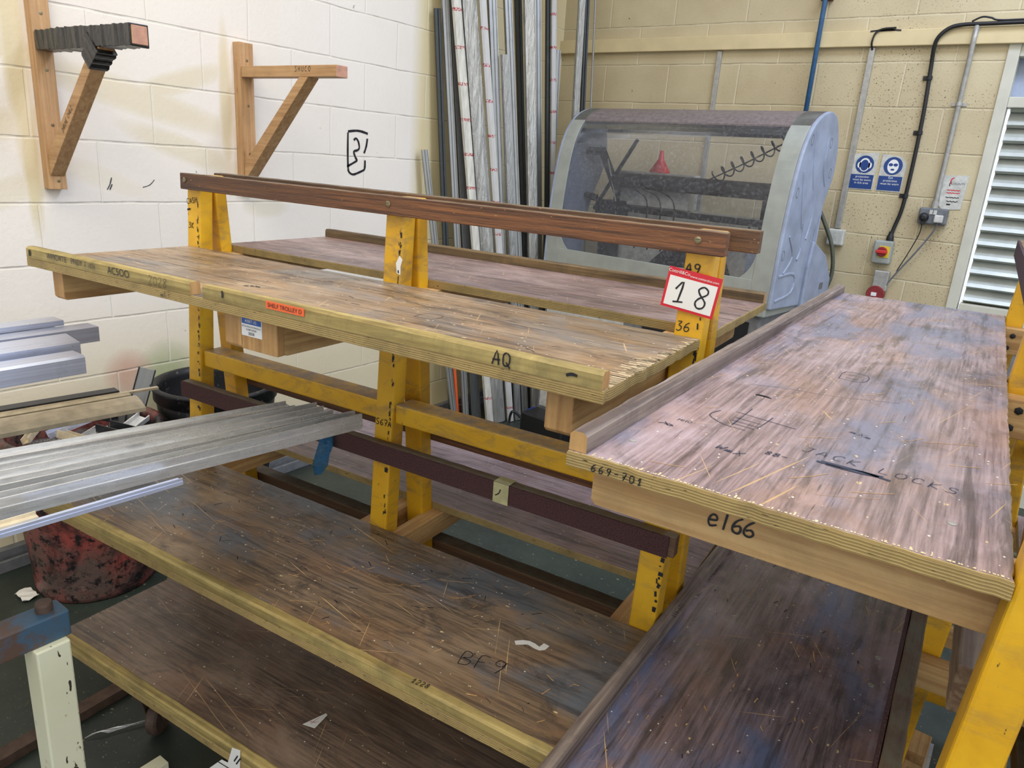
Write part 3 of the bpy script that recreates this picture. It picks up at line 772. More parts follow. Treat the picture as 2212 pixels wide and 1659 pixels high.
    if low: S['low'] = shelf(z3, 0, M[mt[4]], M[mt[5]], M['batten'], .022)
    if back:
        S['topb'] = shelf(z1, 1, M[mt[1]], M[mt[5]], M[mt[7]], .024, chip=.0012)
        S['midb'] = shelf(z2, 1, M[mt[3]], M[mt[5]], None, .02)
    # bearers under the shelves, beside each leg
    for zt, key in ((z1, 'top'), (z2, 'mid')) + (((z3, 'low'),) if low else ()):
        for (ua, ub, inset, full) in arm_spec:
            hgt = .068
            inset = inset if key == 'top' else .13
            va = fz(zt)-depth+inset; vb = rz_(zt)+depth-inset if (back and key != 'low') else rz_(zt)
            if not full: vb = fz(zt)-.002
            bm = BM(); z0_ = zt-.0185-hgt; zt_ = zt-.0185
            if key == 'mid' or key == 'low': hgt = .055; z0_ = zt-.0185-hgt
            prism(bm, [(va, zt_), (va, z0_+.006), (va+.006, z0_), (vb-.006, z0_), (vb, z0_+.006), (vb, zt_)], (0,1,0), (0,0,1), (ub-ua, 0, 0), (ua, 0, 0))
            for f in bm.faces:
                if abs(f.calc_center_median().y - va) < .004: f.material_index = 1
            link('bearer', bm, [M['pine'], M['pine_e']], root, bevel=.0015)
    # casters
    for (x, y) in ((U0+.055, b0+.05), (U1-.055, b0+.05), (U0+.055, b1-.05), (U1-.055, b1-.05)):
        c = empty('caster'); c.parent = root; c.location = (x, y, 0)
        bm = BM(); box(bm, (-.04, -.04, .142), (.04, .04, .151)); link('mounting_plate', bm, M['rust'], c, bevel=.001)
        bm = BM(); lathe(bm, [(.036, .128), (.038, .140), (.02, .142)], seg=24)
        for sx in (-1, 1):
            prism(bm, [(-.03, .132), (.03, .132), (.036, .06), (.012, .04), (-.006, .05)], (0,1,0), (0,0,1), (.004, 0, 0), (sx*.023-.002, 0, 0))
        link('fork', bm, M['rust'], c)
        bm = BM(); Mw = Matrix.Translation((-.018, .012, .052)) @ Matrix.Rotation(PI/2, 4, 'Y')
        lathe(bm, [(.012, .0), (.046, .002), (.052, .008), (.052, .028), (.046, .034), (.012, .036)], seg=36, M_=Mw)
        link('wheel', bm, M['rust'], c, smooth=False, bevel=.001)
        c.rotation_euler = (0, 0, .5)
    return S, fz, rz_

TH1 = math.radians(4.807)
T1 = thing('shelf_trolley', 'yellow steel A-frame trolley with brown plywood shelves, centre, lot card hanging on its end post', 'trolley', (0,0,0), TH1)
A1 = [(.908, .945, .03, True), (1.466, 1.510, .03, True), (1.561, 1.601, .046, True), (2.130, 2.172, .03, True)]
S1, fz1, rz1 = make_trolley(T1, .871, 2.227, -3.600, .402, (.857, 1.517, 2.178), A1,
    ('top1', 'top1b', 'mid1', 'mid1b', 'low1', 'edge1', 'batten', 'batten_dark', 'batten'), notch=(1.415, 1.448))
bm = BM(); box(bm, (1.512, -3.973, 1.262), (1.602, -3.9555, 1.3283)); box(bm, (1.513, -3.9555, 1.264), (1.559, -3.640, 1.328)); link('packing_block', bm, M['pine_e'], T1, bevel=.002)

TH2 = math.radians(-87.0)
T2 = thing('shelf_trolley', 'yellow steel trolley with a lilac-brown plywood shelf, nearest at the right', 'trolley', (0,0,0), TH2)
A2 = [(2.452, 2.492, .03, True), (3.252, 3.292, .03, True), (3.960, 3.998, .008, True)]
S2, fz2, rz2 = make_trolley(T2, 2.405, 4.058, 2.800, .428, (2.405, 3.20, 4.003), A2,
    ('top2', 'top1b', 'mid2', 'mid1b', 'low1', 'edge1', 'batten_grey', 'batten_grey', 'batten_grey'), z1=1.312, z2=.774,
    zr=(1.47, 1.51), mid_bat_h=.028, low=True,
    wood_stretcher=((3.256, 2.789, 1.066), (3.895, 2.835, 1.128)), mid_rail=(.930, .990, .024, .016), top_carpet='carpet2')

# ---- labels, marks and writing on the centre trolley (local coordinates) ----------
def child(o): return o
def on(parent_name, root): return [c for c in root.children if c.name.startswith(parent_name)]
sh_top, sh_topb, sh_mid = S1['top'][0], S1['topb'][0], S1['mid'][0]
vb = S1['top'][1]                      # front face of the front batten / shelf edge
FX, FZ, DN = (1,0,0), (0,0,1), (0,1,0)
bt = [c for c in sh_top.children if c.name.startswith('edge_batten')]
B0, B1 = bt[0], bt[1]
printed('lettering', 'WMORTE', (.990, vb-.0012, 1.3600), FX, FZ, .017, M['ink2'], B0)
printed('lettering', 'PNSY', (1.062, vb-.0012, 1.3600), FX, FZ, .017, M['ink2'], B0)
hand('lettering', 'FIKH', (1.090, vb-.0012, 1.3535), FX, FZ, .011, .0011, M['ink2'], B0)
printed('lettering', 'AC5OO', (1.203, vb-.0012, 1.3590), FX, FZ, .020, M['ink'], B0)
hand('lettering', '2028', (1.296, vb-.0012, 1.3500), FX, FZ, .017, .0008, M['ink'], B0)
hand('lettering', '~K7', (1.330, vb-.0012, 1.3320), FX, FZ, .012, .0007, M['ink'], B0)
scrib('marker_dash', [[(0,0),(.001,.006),(.002,.013)]], (.887, vb-.0012, 1.352), FX, FZ, .007, M['ink'], B0)
scrib('marker_dash', [[(0,0),(.001,.006),(0,.012)]], (1.503, vb-.0012, 1.356), FX, FZ, .005, M['ink'], B1)
hand('lettering', 'AQ', (2.058, vb-.0012, 1.3505), FX, FZ, .019, .0024, M['ink'], B1)
scrib('marker_dash', [[(0,0),(.008,.003),(.016,.002)]], (2.172, vb-.0012, 1.3575), FX, FZ, .004, M['ink'], B1)
bm = BM(); box(bm, (1.612, vb-.0016, 1.3555), (1.700, vb-.0010, 1.3685)); lab = tag(link('orange_label', bm, M['orange'], B1))
printed('lettering', 'SHELF TROLLEY D', (1.656, vb-.0017, 1.3618), FX, FZ, .0098, M['ink'], lab)
pk = [c for c in T1.children if c.name.startswith('packing_block')][0]
bm = BM(); box(bm, (1.514, -3.9742, 1.288), (1.566, -3.9732, 1.322)); lab = link('asset_label', bm, M['white'], pk)
bm = BM(); box(bm, (1.5155, -3.9747, 1.310), (1.5645, -3.9741, 1.3205)); link('label_band', bm, M['lblue'], lab)
printed('lettering', 'ASSET I.D.', (1.540, -3.9749, 1.3152), FX, FZ, .0072, M['white'], lab)
printed('lettering', 'SES Architectural Glazing Ltd', (1.540, -3.9745, 1.3055), FX, FZ, .0040, M['ink'], lab)
printed('lettering', '01388 360366', (1.540, -3.9745, 1.3000), FX, FZ, .0045, M['ink'], lab)
printed('lettering', '0058', (1.540, -3.9745, 1.2930), FX, FZ, .0075, M['ink'], lab)
# scribbles lying on the shelves
hand('lettering', '~W~', (1.398, -3.872, 1.3471), (1,.5,0), (-.5,1,0), .014, .0016, M['ink'], sh_top)
scrib('pencil_square', [[(0,0),(.034,.004),(.034,.040),(0,.036),(0,0)], [(.034,.02),(.05,.03),(.075,.03)]], (1.790, -3.835, 1.3471), FX, DN, .0010, M['ink2'], sh_top)
hand('lettering', '~~~~', (1.690, -3.955, 1.3471), FX, DN, .013, .0010, M['ink2'], sh_top)
hand('lettering', '~~~~~~', (2.045, -3.945, 1.3471), FX, DN, .010, .0008, M['ink2'], sh_top)
hand('lettering', 'BF9', (1.975, -3.925, .7741), (1,.25,0), (-.25,1,0), .036, .0017, M['ink'], sh_mid)
hand('lettering', '1228', (1.958, -4.030, .7965), (1,.1,0), (-.1,1,0), .010, .0012, M['ink'], sh_mid)
scrib('glue_smear', [[(0,0),(.02,.015),(.045,.012),(.05,.03)]], (2.03, -3.815, .7741), FX, DN, .012, M['paper'], sh_mid, .0004)
for k in range(110):
    x = random.uniform(1.0, 2.18); y = random.uniform(-4.0, -3.66); L_ = random.uniform(.003, .020)*(1 if k % 9 else 2.2); a = random.choice((.2, .9, -.5, 1.3)) + random.uniform(-.2, .2)
    if k < 1: bmsc = BM()
    strokes(bmsc, [[(0,0),(L_*.5*math.cos(a), L_*.5*math.sin(a)),(L_*math.cos(a), L_*math.sin(a)+.001)]], (x, y, .7741), FX, DN, random.uniform(.0006, .0022), .0004)
o = link('gouges', bmsc, M['pine'], sh_mid); o['kind'] = 'stuff'
bms = BM(); bmd = BM()
for k in range(70):      # pale scratches running with the length of the upper shelf
    x = random.uniform(1.35, 2.18); y = random.uniform(-3.97, -3.62); L_ = random.uniform(.006, .05); a = random.uniform(-.12, .10)
    strokes(bms, [[(0,0),(L_*.5*math.cos(a), L_*.5*math.sin(a)),(L_*math.cos(a), L_*math.sin(a)+.0006)]], (x, y, 1.3471), FX, DN, random.uniform(.0005, .0014), .0003)
for k in range(150):     # splintered end of the upper shelf
    y = random.uniform(-3.985, -3.61); L_ = random.uniform(.004, .022)*(1.6 if y < -3.8 else 1)
    strokes(bms, [[(0,0),(L_*.5, .0004),(L_, .001)]], (2.2262-L_, y, 1.3471), FX, DN, random.uniform(.0008, .0030), .0003)
for k in range(26):
    x = random.uniform(.95, 2.15); y = random.uniform(-3.97, -3.62); L_ = random.uniform(.004, .03); a = random.uniform(-.5, .5)
    strokes(bmd, [[(0,0),(L_*.5*math.cos(a), L_*.5*math.sin(a)+.001),(L_*math.cos(a), L_*math.sin(a))]], (x, y, 1.3471), FX, DN, random.uniform(.0006, .0020), .0003)
link('scratches', bms, M['splinter'], sh_top)['kind'] = 'stuff'; link('ink_ticks', bmd, M['ink2'], sh_top)['kind'] = 'stuff'
bmd = BM()
for k in range(60):
    x = random.uniform(.95, 2.15); y = random.uniform(-3.99, -3.66); L_ = random.uniform(.004, .022); a = random.uniform(-1.2, 1.2)
    strokes(bmd, [[(0,0),(L_*.5*math.cos(a), L_*.5*math.sin(a)+.001),(L_*math.cos(a), L_*math.sin(a))]], (x, y, .7741), FX, DN, random.uniform(.0006, .0024), .0003)
link('ink_ticks', bmd, M['ink'], sh_mid)['kind'] = 'stuff'
legs = [c for c in T1.children if c.name.startswith('leg')]
def leg_at(root, i, side): return [c for c in root.children if c.name.split('.')[0] == 'leg'][i*2+side]
lg = leg_at(T1, 2, 0); fy = lambda z: fz1(z)-.0006
hand('lettering', 'A9', (2.182, fy(1.452), 1.4545), FX, FZ, .017, .0022, M['ink'], lg)
hand('lettering', '36', (2.181, fy(1.357), 1.3555), FX, FZ, .016, .0017, M['ink'], lg)
hand('lettering', 'S67A', (1.521, fz1(1.03)-.0008, 1.022), FX, FZ, .014, .0018, M['ink'], leg_at(T1, 1, 0))
hand('lettering', 'CASH', (.858, fy(1.455), 1.452), (1,0,.18), (-.18,0,1), .013, .0018, M['ink'], leg_at(T1, 0, 0))
hand('lettering', '~~', (.860, fy(1.44), 1.436), (1,0,.25), (-.25,0,1), .008, .0022, M['ink'], leg_at(T1, 0, 0))
hand('lettering', '3K', (.863, fy(1.40), 1.393), FX, FZ, .014, .0018, M['ink'], leg_at(T1, 0, 0))
hand('lettering', 'WNF', (.863, fy(1.25), 1.235), (1,0,.3), (-.3,0,1), .013, .0012, M['ink2'], leg_at(T1, 0, 0))
# chipped black lines down the leg edges
for i in range(3):
    bm = BM(); u_ = (.857, 1.517, 2.178)[i]
    for k in range(60):
        z = random.uniform(.80, 1.46); w = random.uniform(.001, .004)*(2.2 if z < .95 else 1)
        strokes(bm, [[(0,0),(random.uniform(-.0015,.0015), random.uniform(.002,.012))]], (u_+.047-random.uniform(0, .006), fz1(z)-.0012, z), FX, FZ, w, .0002)
    link('paint_chips', bm, M['ink'], leg_at(T1, i, 0))['kind'] = 'stuff'
# torn paper stuck on the middle leg, tape on the lower rail
bm = BM(); prism(bm, [(1.556,1.368),(1.553,1.390),(1.562,1.407),(1.570,1.399),(1.5655,1.384),(1.5655,1.366)], FX, FZ, (0,-.0007,0), (0, fz1(1.385)-.0010, 0))
link('torn_paper', bm, M['white'], leg_at(T1, 1, 0))
rails = [c for c in T1.children if c.name.split('.')[0] == 'rail']
lr = rails[2]
bm = BM(); ry = fz1(.99)-.0320
box(bm, (1.864, ry, .946), (1.900, ry+.0007, .9915)); box(bm, (1.864, ry, .9905), (1.900, ry+.03, .9915))
tp = tag(link('masking_tape', bm, plain('masking_tape', (196, 190, 140), .7), lr))
scrib('marker_stroke', [[(.004,.004),(.012,.010),(.016,.020)]], (1.866, ry-.0006, .958), FX, FZ, .0022, M['ink'], tp)
# pinkish paint blots on the rear mid shelf are in the material; the card with the lot number hangs on the end leg
lot = thing('lot_card', 'red and white paper card marked 18 on the yellow end leg of the centre trolley', 'card')
Rm = Matrix.Rotation(TH1, 4, 'Z')
a = math.radians(-7.0)
base = Vector((2.158, fz1(1.42)-.0085, 1.4645))
XL = Vector((math.cos(a), .03, math.sin(a))); YL = Vector((-math.sin(a), 0.0, math.cos(a)))
NL = XL.cross(YL).normalized()
def lotbox(name, x0, x1, y0, y1, lift, mat, parent, th=.0006):
    bm = BM(); O = base + NL*lift
    prism(bm, [(x0,y0),(x1,y0),(x1,y1),(x0,y1)], XL, YL, NL*th, O); o = link(name, bm, mat, parent); return o
lot.rotation_euler = (0,0,TH1)
cardp = lotbox('card_back', 0, .093, -.070, 0, 0, M['lotred'], lot)
cf = lotbox('number_panel', .0045, .0885, -.0655, -.0145, .0007, M['white'], lot, .0004)
OL = base + NL*.0013
printed('lettering', 'Cottrill&Co.', OL + XL*.020 + YL*-.0062, XL, YL, .0078, M['white'], cardp)
printed('lettering', 'www.cottandco.com', OL + XL*.064 + YL*-.0085, XL, YL, .0060, M['white'], cardp)
bm = BM(); strokes(bm, [[(x*.0062, y*.0062) for x, y in s_] for s_ in GL['1']], OL + XL*.016 + YL*-.058, XL, YL, .0030, .0003)
strokes(bm, [[(x*.0060, y*.0062) for x, y in s_] for s_ in GL['8']], OL + XL*.055 + YL*-.058, XL, YL, .0030, .0003)
link('number', bm, M['ink'], cf)
bm = BM()
prism(bm, [(0,0),(.004,0),(.004,.008),(0,.008)], XL, YL, -NL*.007, base + XL*.04 + YL*-.02); link('sticky_pad', bm, M['white'], lot)
# blue film caught on the lower rail
bm = BM(); pts = [(1.386,.990),(1.400,.993),(1.428,.990),(1.430,.955),(1.416,.930),(1.412,.900),(1.390,.872),(1.368,.862),(1.362,.890),(1.372,.925),(1.384,.950)]
cols = []
for k in range(2):
    cols.append([bm.verts.new((p[0], fz1(.97)-.0345-.006*abs(math.sin(i*1.7))-.0006*k, p[1])) for i, p in enumerate(pts)])
bm.faces.new(cols[0]); bm.faces.new(cols[1][::-1])
for i in range(len(pts)):
    j = (i+1) % len(pts); bm.faces.new((cols[0][i], cols[0][j], cols[1][j], cols[1][i]))
o = link('film_scrap', bm, M['wrap_blue']); o.rotation_euler = (0,0,TH1); tag(o, 'scrap of clear blue plastic film hanging from the maroon rail', 'plastic scrap')
# screws seen on the shelves
for (x, y) in ((1.20, -3.97), (1.50, -3.985), (1.55, -3.992)):
    bm = BM(); lathe(bm, [(.0042,-.0005),(.0046,.0008),(.002,.0012)], (x, y, 1.347), 16); link('screw', bm, M['screw'], sh_top)

# ---- writing on the right trolley --------------------------------------------------
t2top = S2['top'][0]; t2mid = S2['mid'][0]; Z2 = 1.3121
# local axes: u runs towards the viewer, v to the right
XR, YR = (0,1,0), (-1,0,0)
hand('lettering', 'JACK LOCKS', (3.866, 2.585, Z2), (.10,1,0), (-1,.10,0), .018, .0011, M['inkb'], t2top, .1, 1.15)
scrib('scribbled_line', [[(0,0),(.025,-.002),(.05,.001),(.078,-.004)], [(0.004,.004),(.03,.003),(.07,.002)], [(.01,-.003),(.04,-.004),(.066,-.001)]], (3.888, 2.607, Z2), XR, YR, .0045, M['inkb'], t2top)
scrib('scribble', [[(0,0),(.012,.006),(.02,0),(.008,.002)],[(.006,.01),(.014,-.002)]], (3.895, 2.415, Z2), XR, YR, .0014, M['inkb'], t2top)
scrib('tally_grid', [[(0,0),(.002,.09)],[(-.012,.06),(.07,.045)],[(-.005,.035),(.03,.03)],[(-.005,.02),(.03,.016)],[(-.004,.008),(.028,.004)],[(.03,.01),(.035,.07)],[(-.03,.05),(-.036,.02),(-.01,-.004),(.02,-.008)]], (3.835, 2.492, Z2), XR, YR, .0012, M['inkb'], t2top)
scrib('scribbled_line', [[(0,0),(.012,.001),(.024,-.003)],[(.002,.003),(.02,.001)]], (3.672, 2.478, Z2), XR, YR, .004, M['ink'], t2top)
hand('lettering', 'W~x', (3.93, 2.50, Z2), (.2,1,0), (-1,.2,0), .014, .0012, M['inkb'], t2top)
hand('lettering', '88-', (3.908, 2.552, Z2), (0,1,0), (-1,0,0), .011, .0014, M['inkb'], t2top)
hand('lettering', 'MHO', (3.868, 2.43, Z2), (0,1,0), (-1,0,0), .008, .0008, M['ink2'], t2top)
scrib('drawn_box', [[(0,0),(.036,.002),(.038,.052),(.002,.056),(0,0)],[(.008,.014),(.028,.014)],[(.01,.034),(.022,.04)]], (3.468, 2.560, Z2), XR, YR, .0012, M['inkb'], t2top)
hand('lettering', '~x~', (3.75, 2.62, Z2), (.4,1,0), (-1,.4,0), .012, .0009, M['inkb'], t2top)
scrib('pencil_line', [[(0,0),(.05,.02),(.11,.03),(.2,.07)]], (3.62, 2.46, Z2), XR, YR, .0008, M['ink2'], t2top)
for k in range(60):
    x = random.uniform(2.7, 4.03); y = random.uniform(2.41, 2.78); L_ = random.uniform(.01, .07); a = random.choice((.9, 1.2, .7, -.4)) + random.uniform(-.15, .15)
    if k < 1: bmsc = BM()
    strokes(bmsc, [[(0,0),(L_*.5*math.sin(a)+.002, L_*.5*math.cos(a)),(L_*math.sin(a), L_*math.cos(a))]], (x, y, Z2), XR, YR, random.uniform(.0004, .0011), .0003)
o = link('scratches', bmsc, M['pine'], t2top); o['kind'] = 'stuff'
for (x, y) in ((3.978, 2.417), (3.966, 2.748), (3.26, 2.74), (2.47, 2.73)):
    bm = BM(); lathe(bm, [(.0040,-.0005),(.0042,.0006),(.002,.0010)], (x, y, 1.312), 16); link('screw', bm, M['galv'], t2top)
hand('lettering', '669-701', (4.0586, 2.404, 1.2965), (0,1,0), (0,0,1), .0085, .0014, M['ink'], t2top, gap=1.35)
bear2 = [c for c in T2.children if c.name.split('.')[0] == 'bearer']
hand('lettering', 'ei66', (3.9986, 2.523, 1.2475), (0,1,0), (0,0,1), .019, .0024, M['ink'], bear2[2], gap=.8)
bms = BM()
for k in range(120):     # splintered near end of the lilac shelf
    y = 2.40+.395*(k+random.random())/120; L_ = random.uniform(.001, .004)*(1 if k % 6 else 2.5)
    strokes(bms, [[(0,0),(L_*.5, .0003),(L_, .0)]], (4.0545-L_, y, Z2), FX, DN, random.uniform(.0010, .0028), .0003+.00001*(k % 7))
link('splinters', bms, M['splinter'], t2top)['kind'] = 'stuff'
bms = BM(); bmd = BM()
for k in range(90):
    x = random.uniform(2.9, 3.98); y = random.uniform(2.39, 2.72); L_ = random.uniform(.003, .016)*(1 if k % 7 else 3); a = random.choice((.1, -.3, .5)) + random.uniform(-.2, .2)
    strokes(bms if k % 3 else bmd, [[(0,0),(L_*.5*math.cos(a), L_*.5*math.sin(a)),(L_*math.cos(a), L_*math.sin(a)+.001)]], (x, y, .7741), FX, DN, random.uniform(.0006, .0026), .0004)
link('gouges', bms, M['pine'], t2mid)['kind'] = 'stuff'; link('ink_ticks', bmd, M['ink'], t2mid)['kind'] = 'stuff'
for b_ in bear2[:2]:
    xf = max(v.co.x for v in b_.data.vertices)
    for (y, z_) in ((2.822, 1.275), (2.815, 1.243), (2.86, 1.262)):
        bm = BM(); Mx = Matrix.Translation((xf, y, z_)) @ Matrix.Rotation(PI/2, 4, 'Y'); lathe(bm, [(.006,-.0004),(.007,.002),(.003,.003)], seg=6, M_=Mx); link('bolt_head', bm, M['dark'], b_)
bb = [c for c in t2mid.children if c.name.startswith('edge_batten')][0]
hand('lettering', 'EG9-611', (3.475, 2.362, .8030), (1,.02,0), (0,1,0), .008, .0012, M['ink'], bb, gap=1.2)
for (x, y) in ((3.362, 2.712), (3.456, 2.712)):
    bm = BM(); lathe(bm, [(.0050,0),(.0050,.0012),(.003,.0012),(.003,.0004),(.0005,.0003)], (x, y, .774), 20); link('screw', bm, M['galv'], t2mid)

# ---------------------------------------------------------------- timber brackets on the left wall
def bracket(name, label, y0, y1, zlo, zhi, arm_z, arm_x, strut_x, taped):
    b = thing(name, label, 'bracket')
    bm = BM(); box(bm, (0.0, y0, zlo), (.044, y1, zhi)); link('upright', bm, M['bracket'], b, bevel=.002)
    ya, yb = y0+.006, y1-.006
    bm = BM(); box(bm, (.044, ya, arm_z[0]), (arm_x, yb, arm_z[1]), 0)
    for f in bm.faces:
        if f.calc_center_median().x > arm_x-.001: f.material_index = 1
    link('arm', bm, [M['bracket_x'], plain('arm_end_grain', (196, 148, 124), .7)], b, bevel=.002)
    # strut
    dx, dz = strut_x-.044, arm_z[0]-(zlo+.05); L_ = math.hypot(dx, dz); t_ = .045/ L_
    bm = BM(); prism(bm, [(.044, zlo+.045), (.044, zlo+.045+.075), (strut_x-.055*1.0, arm_z[0]), (strut_x, arm_z[0])], (1,0,0), (0,0,1), (0, yb-ya, 0), (0, ya, 0))
    link('strut', bm, M['bracket_x'], b, bevel=.002)
    for zz in ((zhi-.07, zlo+.36, zlo+.16) if zhi < 2.1 else (2.0-.02, zlo+.40, zlo+.22, zlo+.03)):
        bm = BM(); Mx = Matrix.Translation((.0445, (y0+y1)/2+.002, zz)) @ Matrix.Rotation(PI/2, 4, 'Y')
        lathe(bm, [(.005,-.0004),(.0055,.001),(.0025,.0014)], seg=16, M_=Mx); link('screw', bm, M['screw'], b)
    if taped:
        # black tape wound round the arm and the head of the strut, lumpy
        bm = BM(); rings = []; n = 46; x1 = arm_x-.004
        for i in range(n+1):
            x = .047+(x1-.047)*i/n; g = .0028+.0022*abs(math.sin(i*1.3+math.sin(i*.7)*2))+random.uniform(0, .0024); rg = []
            for (q, w) in ((ya-g, arm_z[0]-g), (yb+g, arm_z[0]-g), (yb+g, arm_z[1]+g), (ya-g, arm_z[1]+g)): rg.append(bm.verts.new((x+random.uniform(-.005,.005)*(0<i<n), q+random.uniform(-.0012,.0012), w+random.uniform(-.0015,.0015))))
            rings.append(rg)
        for i in range(n):
            for k in range(4): bm.faces.new((rings[i][k], rings[i][(k+1) % 4], rings[i+1][(k+1) % 4], rings[i+1][k]))
        bm.faces.new(rings[0]); bm.faces.new(rings[-1]); tpe = link('tape_wrap', bm, M['tape'], b, bevel=.0025)
        bm = BM(); rings = []; n = 12; d_ = Vector((strut_x-.044, 0, arm_z[0]-zlo-.045)).normalized()
        c1_ = Vector((strut_x-.030, 0, arm_z[0]+.01)); c0_ = c1_ - d_*.085
        nn = Vector((d_.z, 0, -d_.x))
        for i in range(n+1):
            c = c0_.lerp(c1_, i/n); g = .004+.003*abs(math.sin(i*2.3))+.008*max(0, i/n-.6); hw = .024+g+.010*(i/n)
            rings.append([bm.verts.new((c.x+nn.x*s1*hw, (ya if s2 < 0 else yb)+s2*g, c.z+nn.z*s1*hw)) for (s1, s2) in ((-1,-1),(1,-1),(1,1),(-1,1))])
        for i in range(n):
            for k in range(4): bm.faces.new((rings[i][k], rings[i][(k+1) % 4], rings[i+1][(k+1) % 4], rings[i+1][k]))
        bm.faces.new(rings[0]); bm.faces.new(rings[-1]); link('tape_wrap', bm, M['tape'], b, bevel=.003)
        dv = Vector((d_.x, 0, d_.z)); p0 = Vector((.044, ya, zlo+.045+.0375)) + dv*.165 - nn*0
        hand('lettering', 'DHRUNE CH4L2', (.176, ya-.0008, 1.598), (dv.x, 0, dv.z), (-dv.z, 0, dv.x), .015, .0014, M['ink'], b, gap=.72)
    else:
        hand('lettering', 'SHUCO', (.395, ya-.0006, arm_z[0]+.020), (1,0,.0), (0,0,1), .019, .0018, M['ink'], b, gap=1.35)
    return b
bracket('wall_bracket', 'timber wall bracket with its arm bound in black tape', -3.362, -3.302, 1.402, 2.75, (1.866, 1.918), .665, .47, True)
bracket('wall_bracket', 'bare pine wall bracket with SHUCO written on its arm', -2.566, -2.498, 1.40, 2.010, (1.872, 1.915), .640, .475, False)

# ---------------------------------------------------------------- lengths standing in the corner
PR = [
('D',(0.150,-1.178,0),(0.044,-1.339,2.357),0.033,'short dark grey length at the left of the standing bundle, its top in view'),
('A',(0.194,-1.202,0),(0.055,-1.414,1.631),0.034,'short silver length ending low, leaning on the block wall at the left of the bundle'),
('Z',(0.221,-1.125,0),(0.041,-1.378,3.100),0.036,'plain pale grey length left of the fluted dark grey one'),
('R',(0.251,-1.060,0),(0.050,-1.322,3.100),0.062,'wide fluted dark grey length near the left of the bundle'),
('PA',(0.347,-1.038,0),(0.098,-1.397,3.100),0.050,'leaning length in white film with slanting red print'),
('F',(0.366,-0.970,0),(0.127,-1.325,3.100),0.078,'thick length in loose clear wrap beside the white filmed one'),
('PB',(0.421,-0.914,0),(0.183,-1.275,3.100),0.042,'length in grey film printed with red words, right of the thick clear wrapped one'),
('Z',(0.379,-0.884,0),(0.185,-1.162,3.100),0.045,'plain silver length between the printed film and the crumpled bag'),
('F2',(0.436,-0.855,0),(0.300,-1.056,2.164),0.045,'short length in a crumpled grey bag in the middle of the bundle'),
('Z',(0.443,-0.786,0),(0.236,-1.096,3.100),0.042,'plain silver length right of the crumpled grey bag'),
('D',(0.428,-0.715,0),(0.242,-0.993,3.100),0.036,'narrow dark length at the centre gap of the bundle'),
('F',(0.512,-0.755,0),(0.336,-1.015,3.100),0.060,'shiny foil wrapped length at the right of the centre gap'),
('Z',(0.317,-0.436,0),(0.169,-0.685,3.100),0.050,'silver length just right of the shiny foil wrapped one'),
('D',(0.345,-0.369,0),(0.210,-0.597,3.100),0.040,'dark grey length with a groove at the right of the bundle'),
('PB',(0.383,-0.367,0),(0.243,-0.603,3.100),0.034,'thin length in printed grey film at the right of the bundle'),
('Z',(0.277,-0.345,0),(0.227,-0.429,2.281),0.050,'short silver length with its cut top in view, right of the bundle'),
('F2',(0.425,-0.331,0),(0.364,-0.433,3.100),0.044,'clear wrapped length at the right end of the bundle'),
('D',(0.445,-0.215,0),(0.353,-0.371,3.100),0.028,'dark length against the back wall, right end of the bundle'),
('W',(0.467,-0.138,0),(0.370,-0.302,3.100),0.012,'thin bright rod standing rightmost against the back wall'),
]
mt_ = {'D': 'alu_dd', 'A': 'alu_z', 'Z': 'alu_z', 'R': 'alu_d', 'PA': 'printA', 'F': 'film', 'PB': 'printB', 'F2': 'film2', 'W': 'alu_z'}
for (ty, a_, b_, w, lab) in PR:
    A_, B_ = Vector(a_), Vector(b_); ax = (B_-A_); L_ = ax.length; ax.normalize()
    # width faces the room: perpendicular to the lean and to the camera-facing diagonal
    side = Vector((.55, .84, 0)); side = (side - ax*side.dot(ax)).normalized(); dep = ax.cross(side).normalized()
    bm = BM(); h = w/2; d_ = w*.38
    if ty in ('R',):
        n = 7; pts = []
        for i in range(n):
            x = -h + w*i/n; pts += [(x, -d_), (x+w/n*.6, -d_), (x+w/n*.6, -d_+.006), (x+w/n, -d_+.006)]
        pts += [(h, d_), (-h, d_)]
    elif ty in ('Z', 'A'):
        pts = [(-h,-d_),(-h*.35,-d_),(-h*.35,-d_+.006),(-h*.05,-d_+.006),(-h*.05,-d_),(h*.6,-d_),(h*.6,-d_+.005),(h*.75,-d_+.005),(h*.75,-d_),(h,-d_),(h,d_),(-h,d_)]
    elif ty == 'D':
        pts = [(-h,-d_),(-h*.2,-d_),(-h*.2,-d_+.008),(h*.2,-d_+.008),(h*.2,-d_),(h,-d_),(h,d_),(-h,d_)]
    elif ty == 'W':
        pts = [(h*math.cos(k*PI/6), h*math.sin(k*PI/6)) for k in range(12)]
    else:
        pts = []
        for k in range(14):
            an = 2*PI*k/14; r_ = 1+.07*math.sin(k*2.7+w*300)
            pts.append((h*r_*math.copysign(abs(math.cos(an))**.6, math.cos(an)), d_*1.1*r_*math.copysign(abs(math.sin(an))**.6, math.sin(an))))
    prism(bm, pts, side, dep, ax*L_, A_ + Vector((0,0,.004)))
    o = link('metal_profile', bm, M[mt_[ty]]); tag(o, lab, 'profile', 'metal lengths standing in the corner')
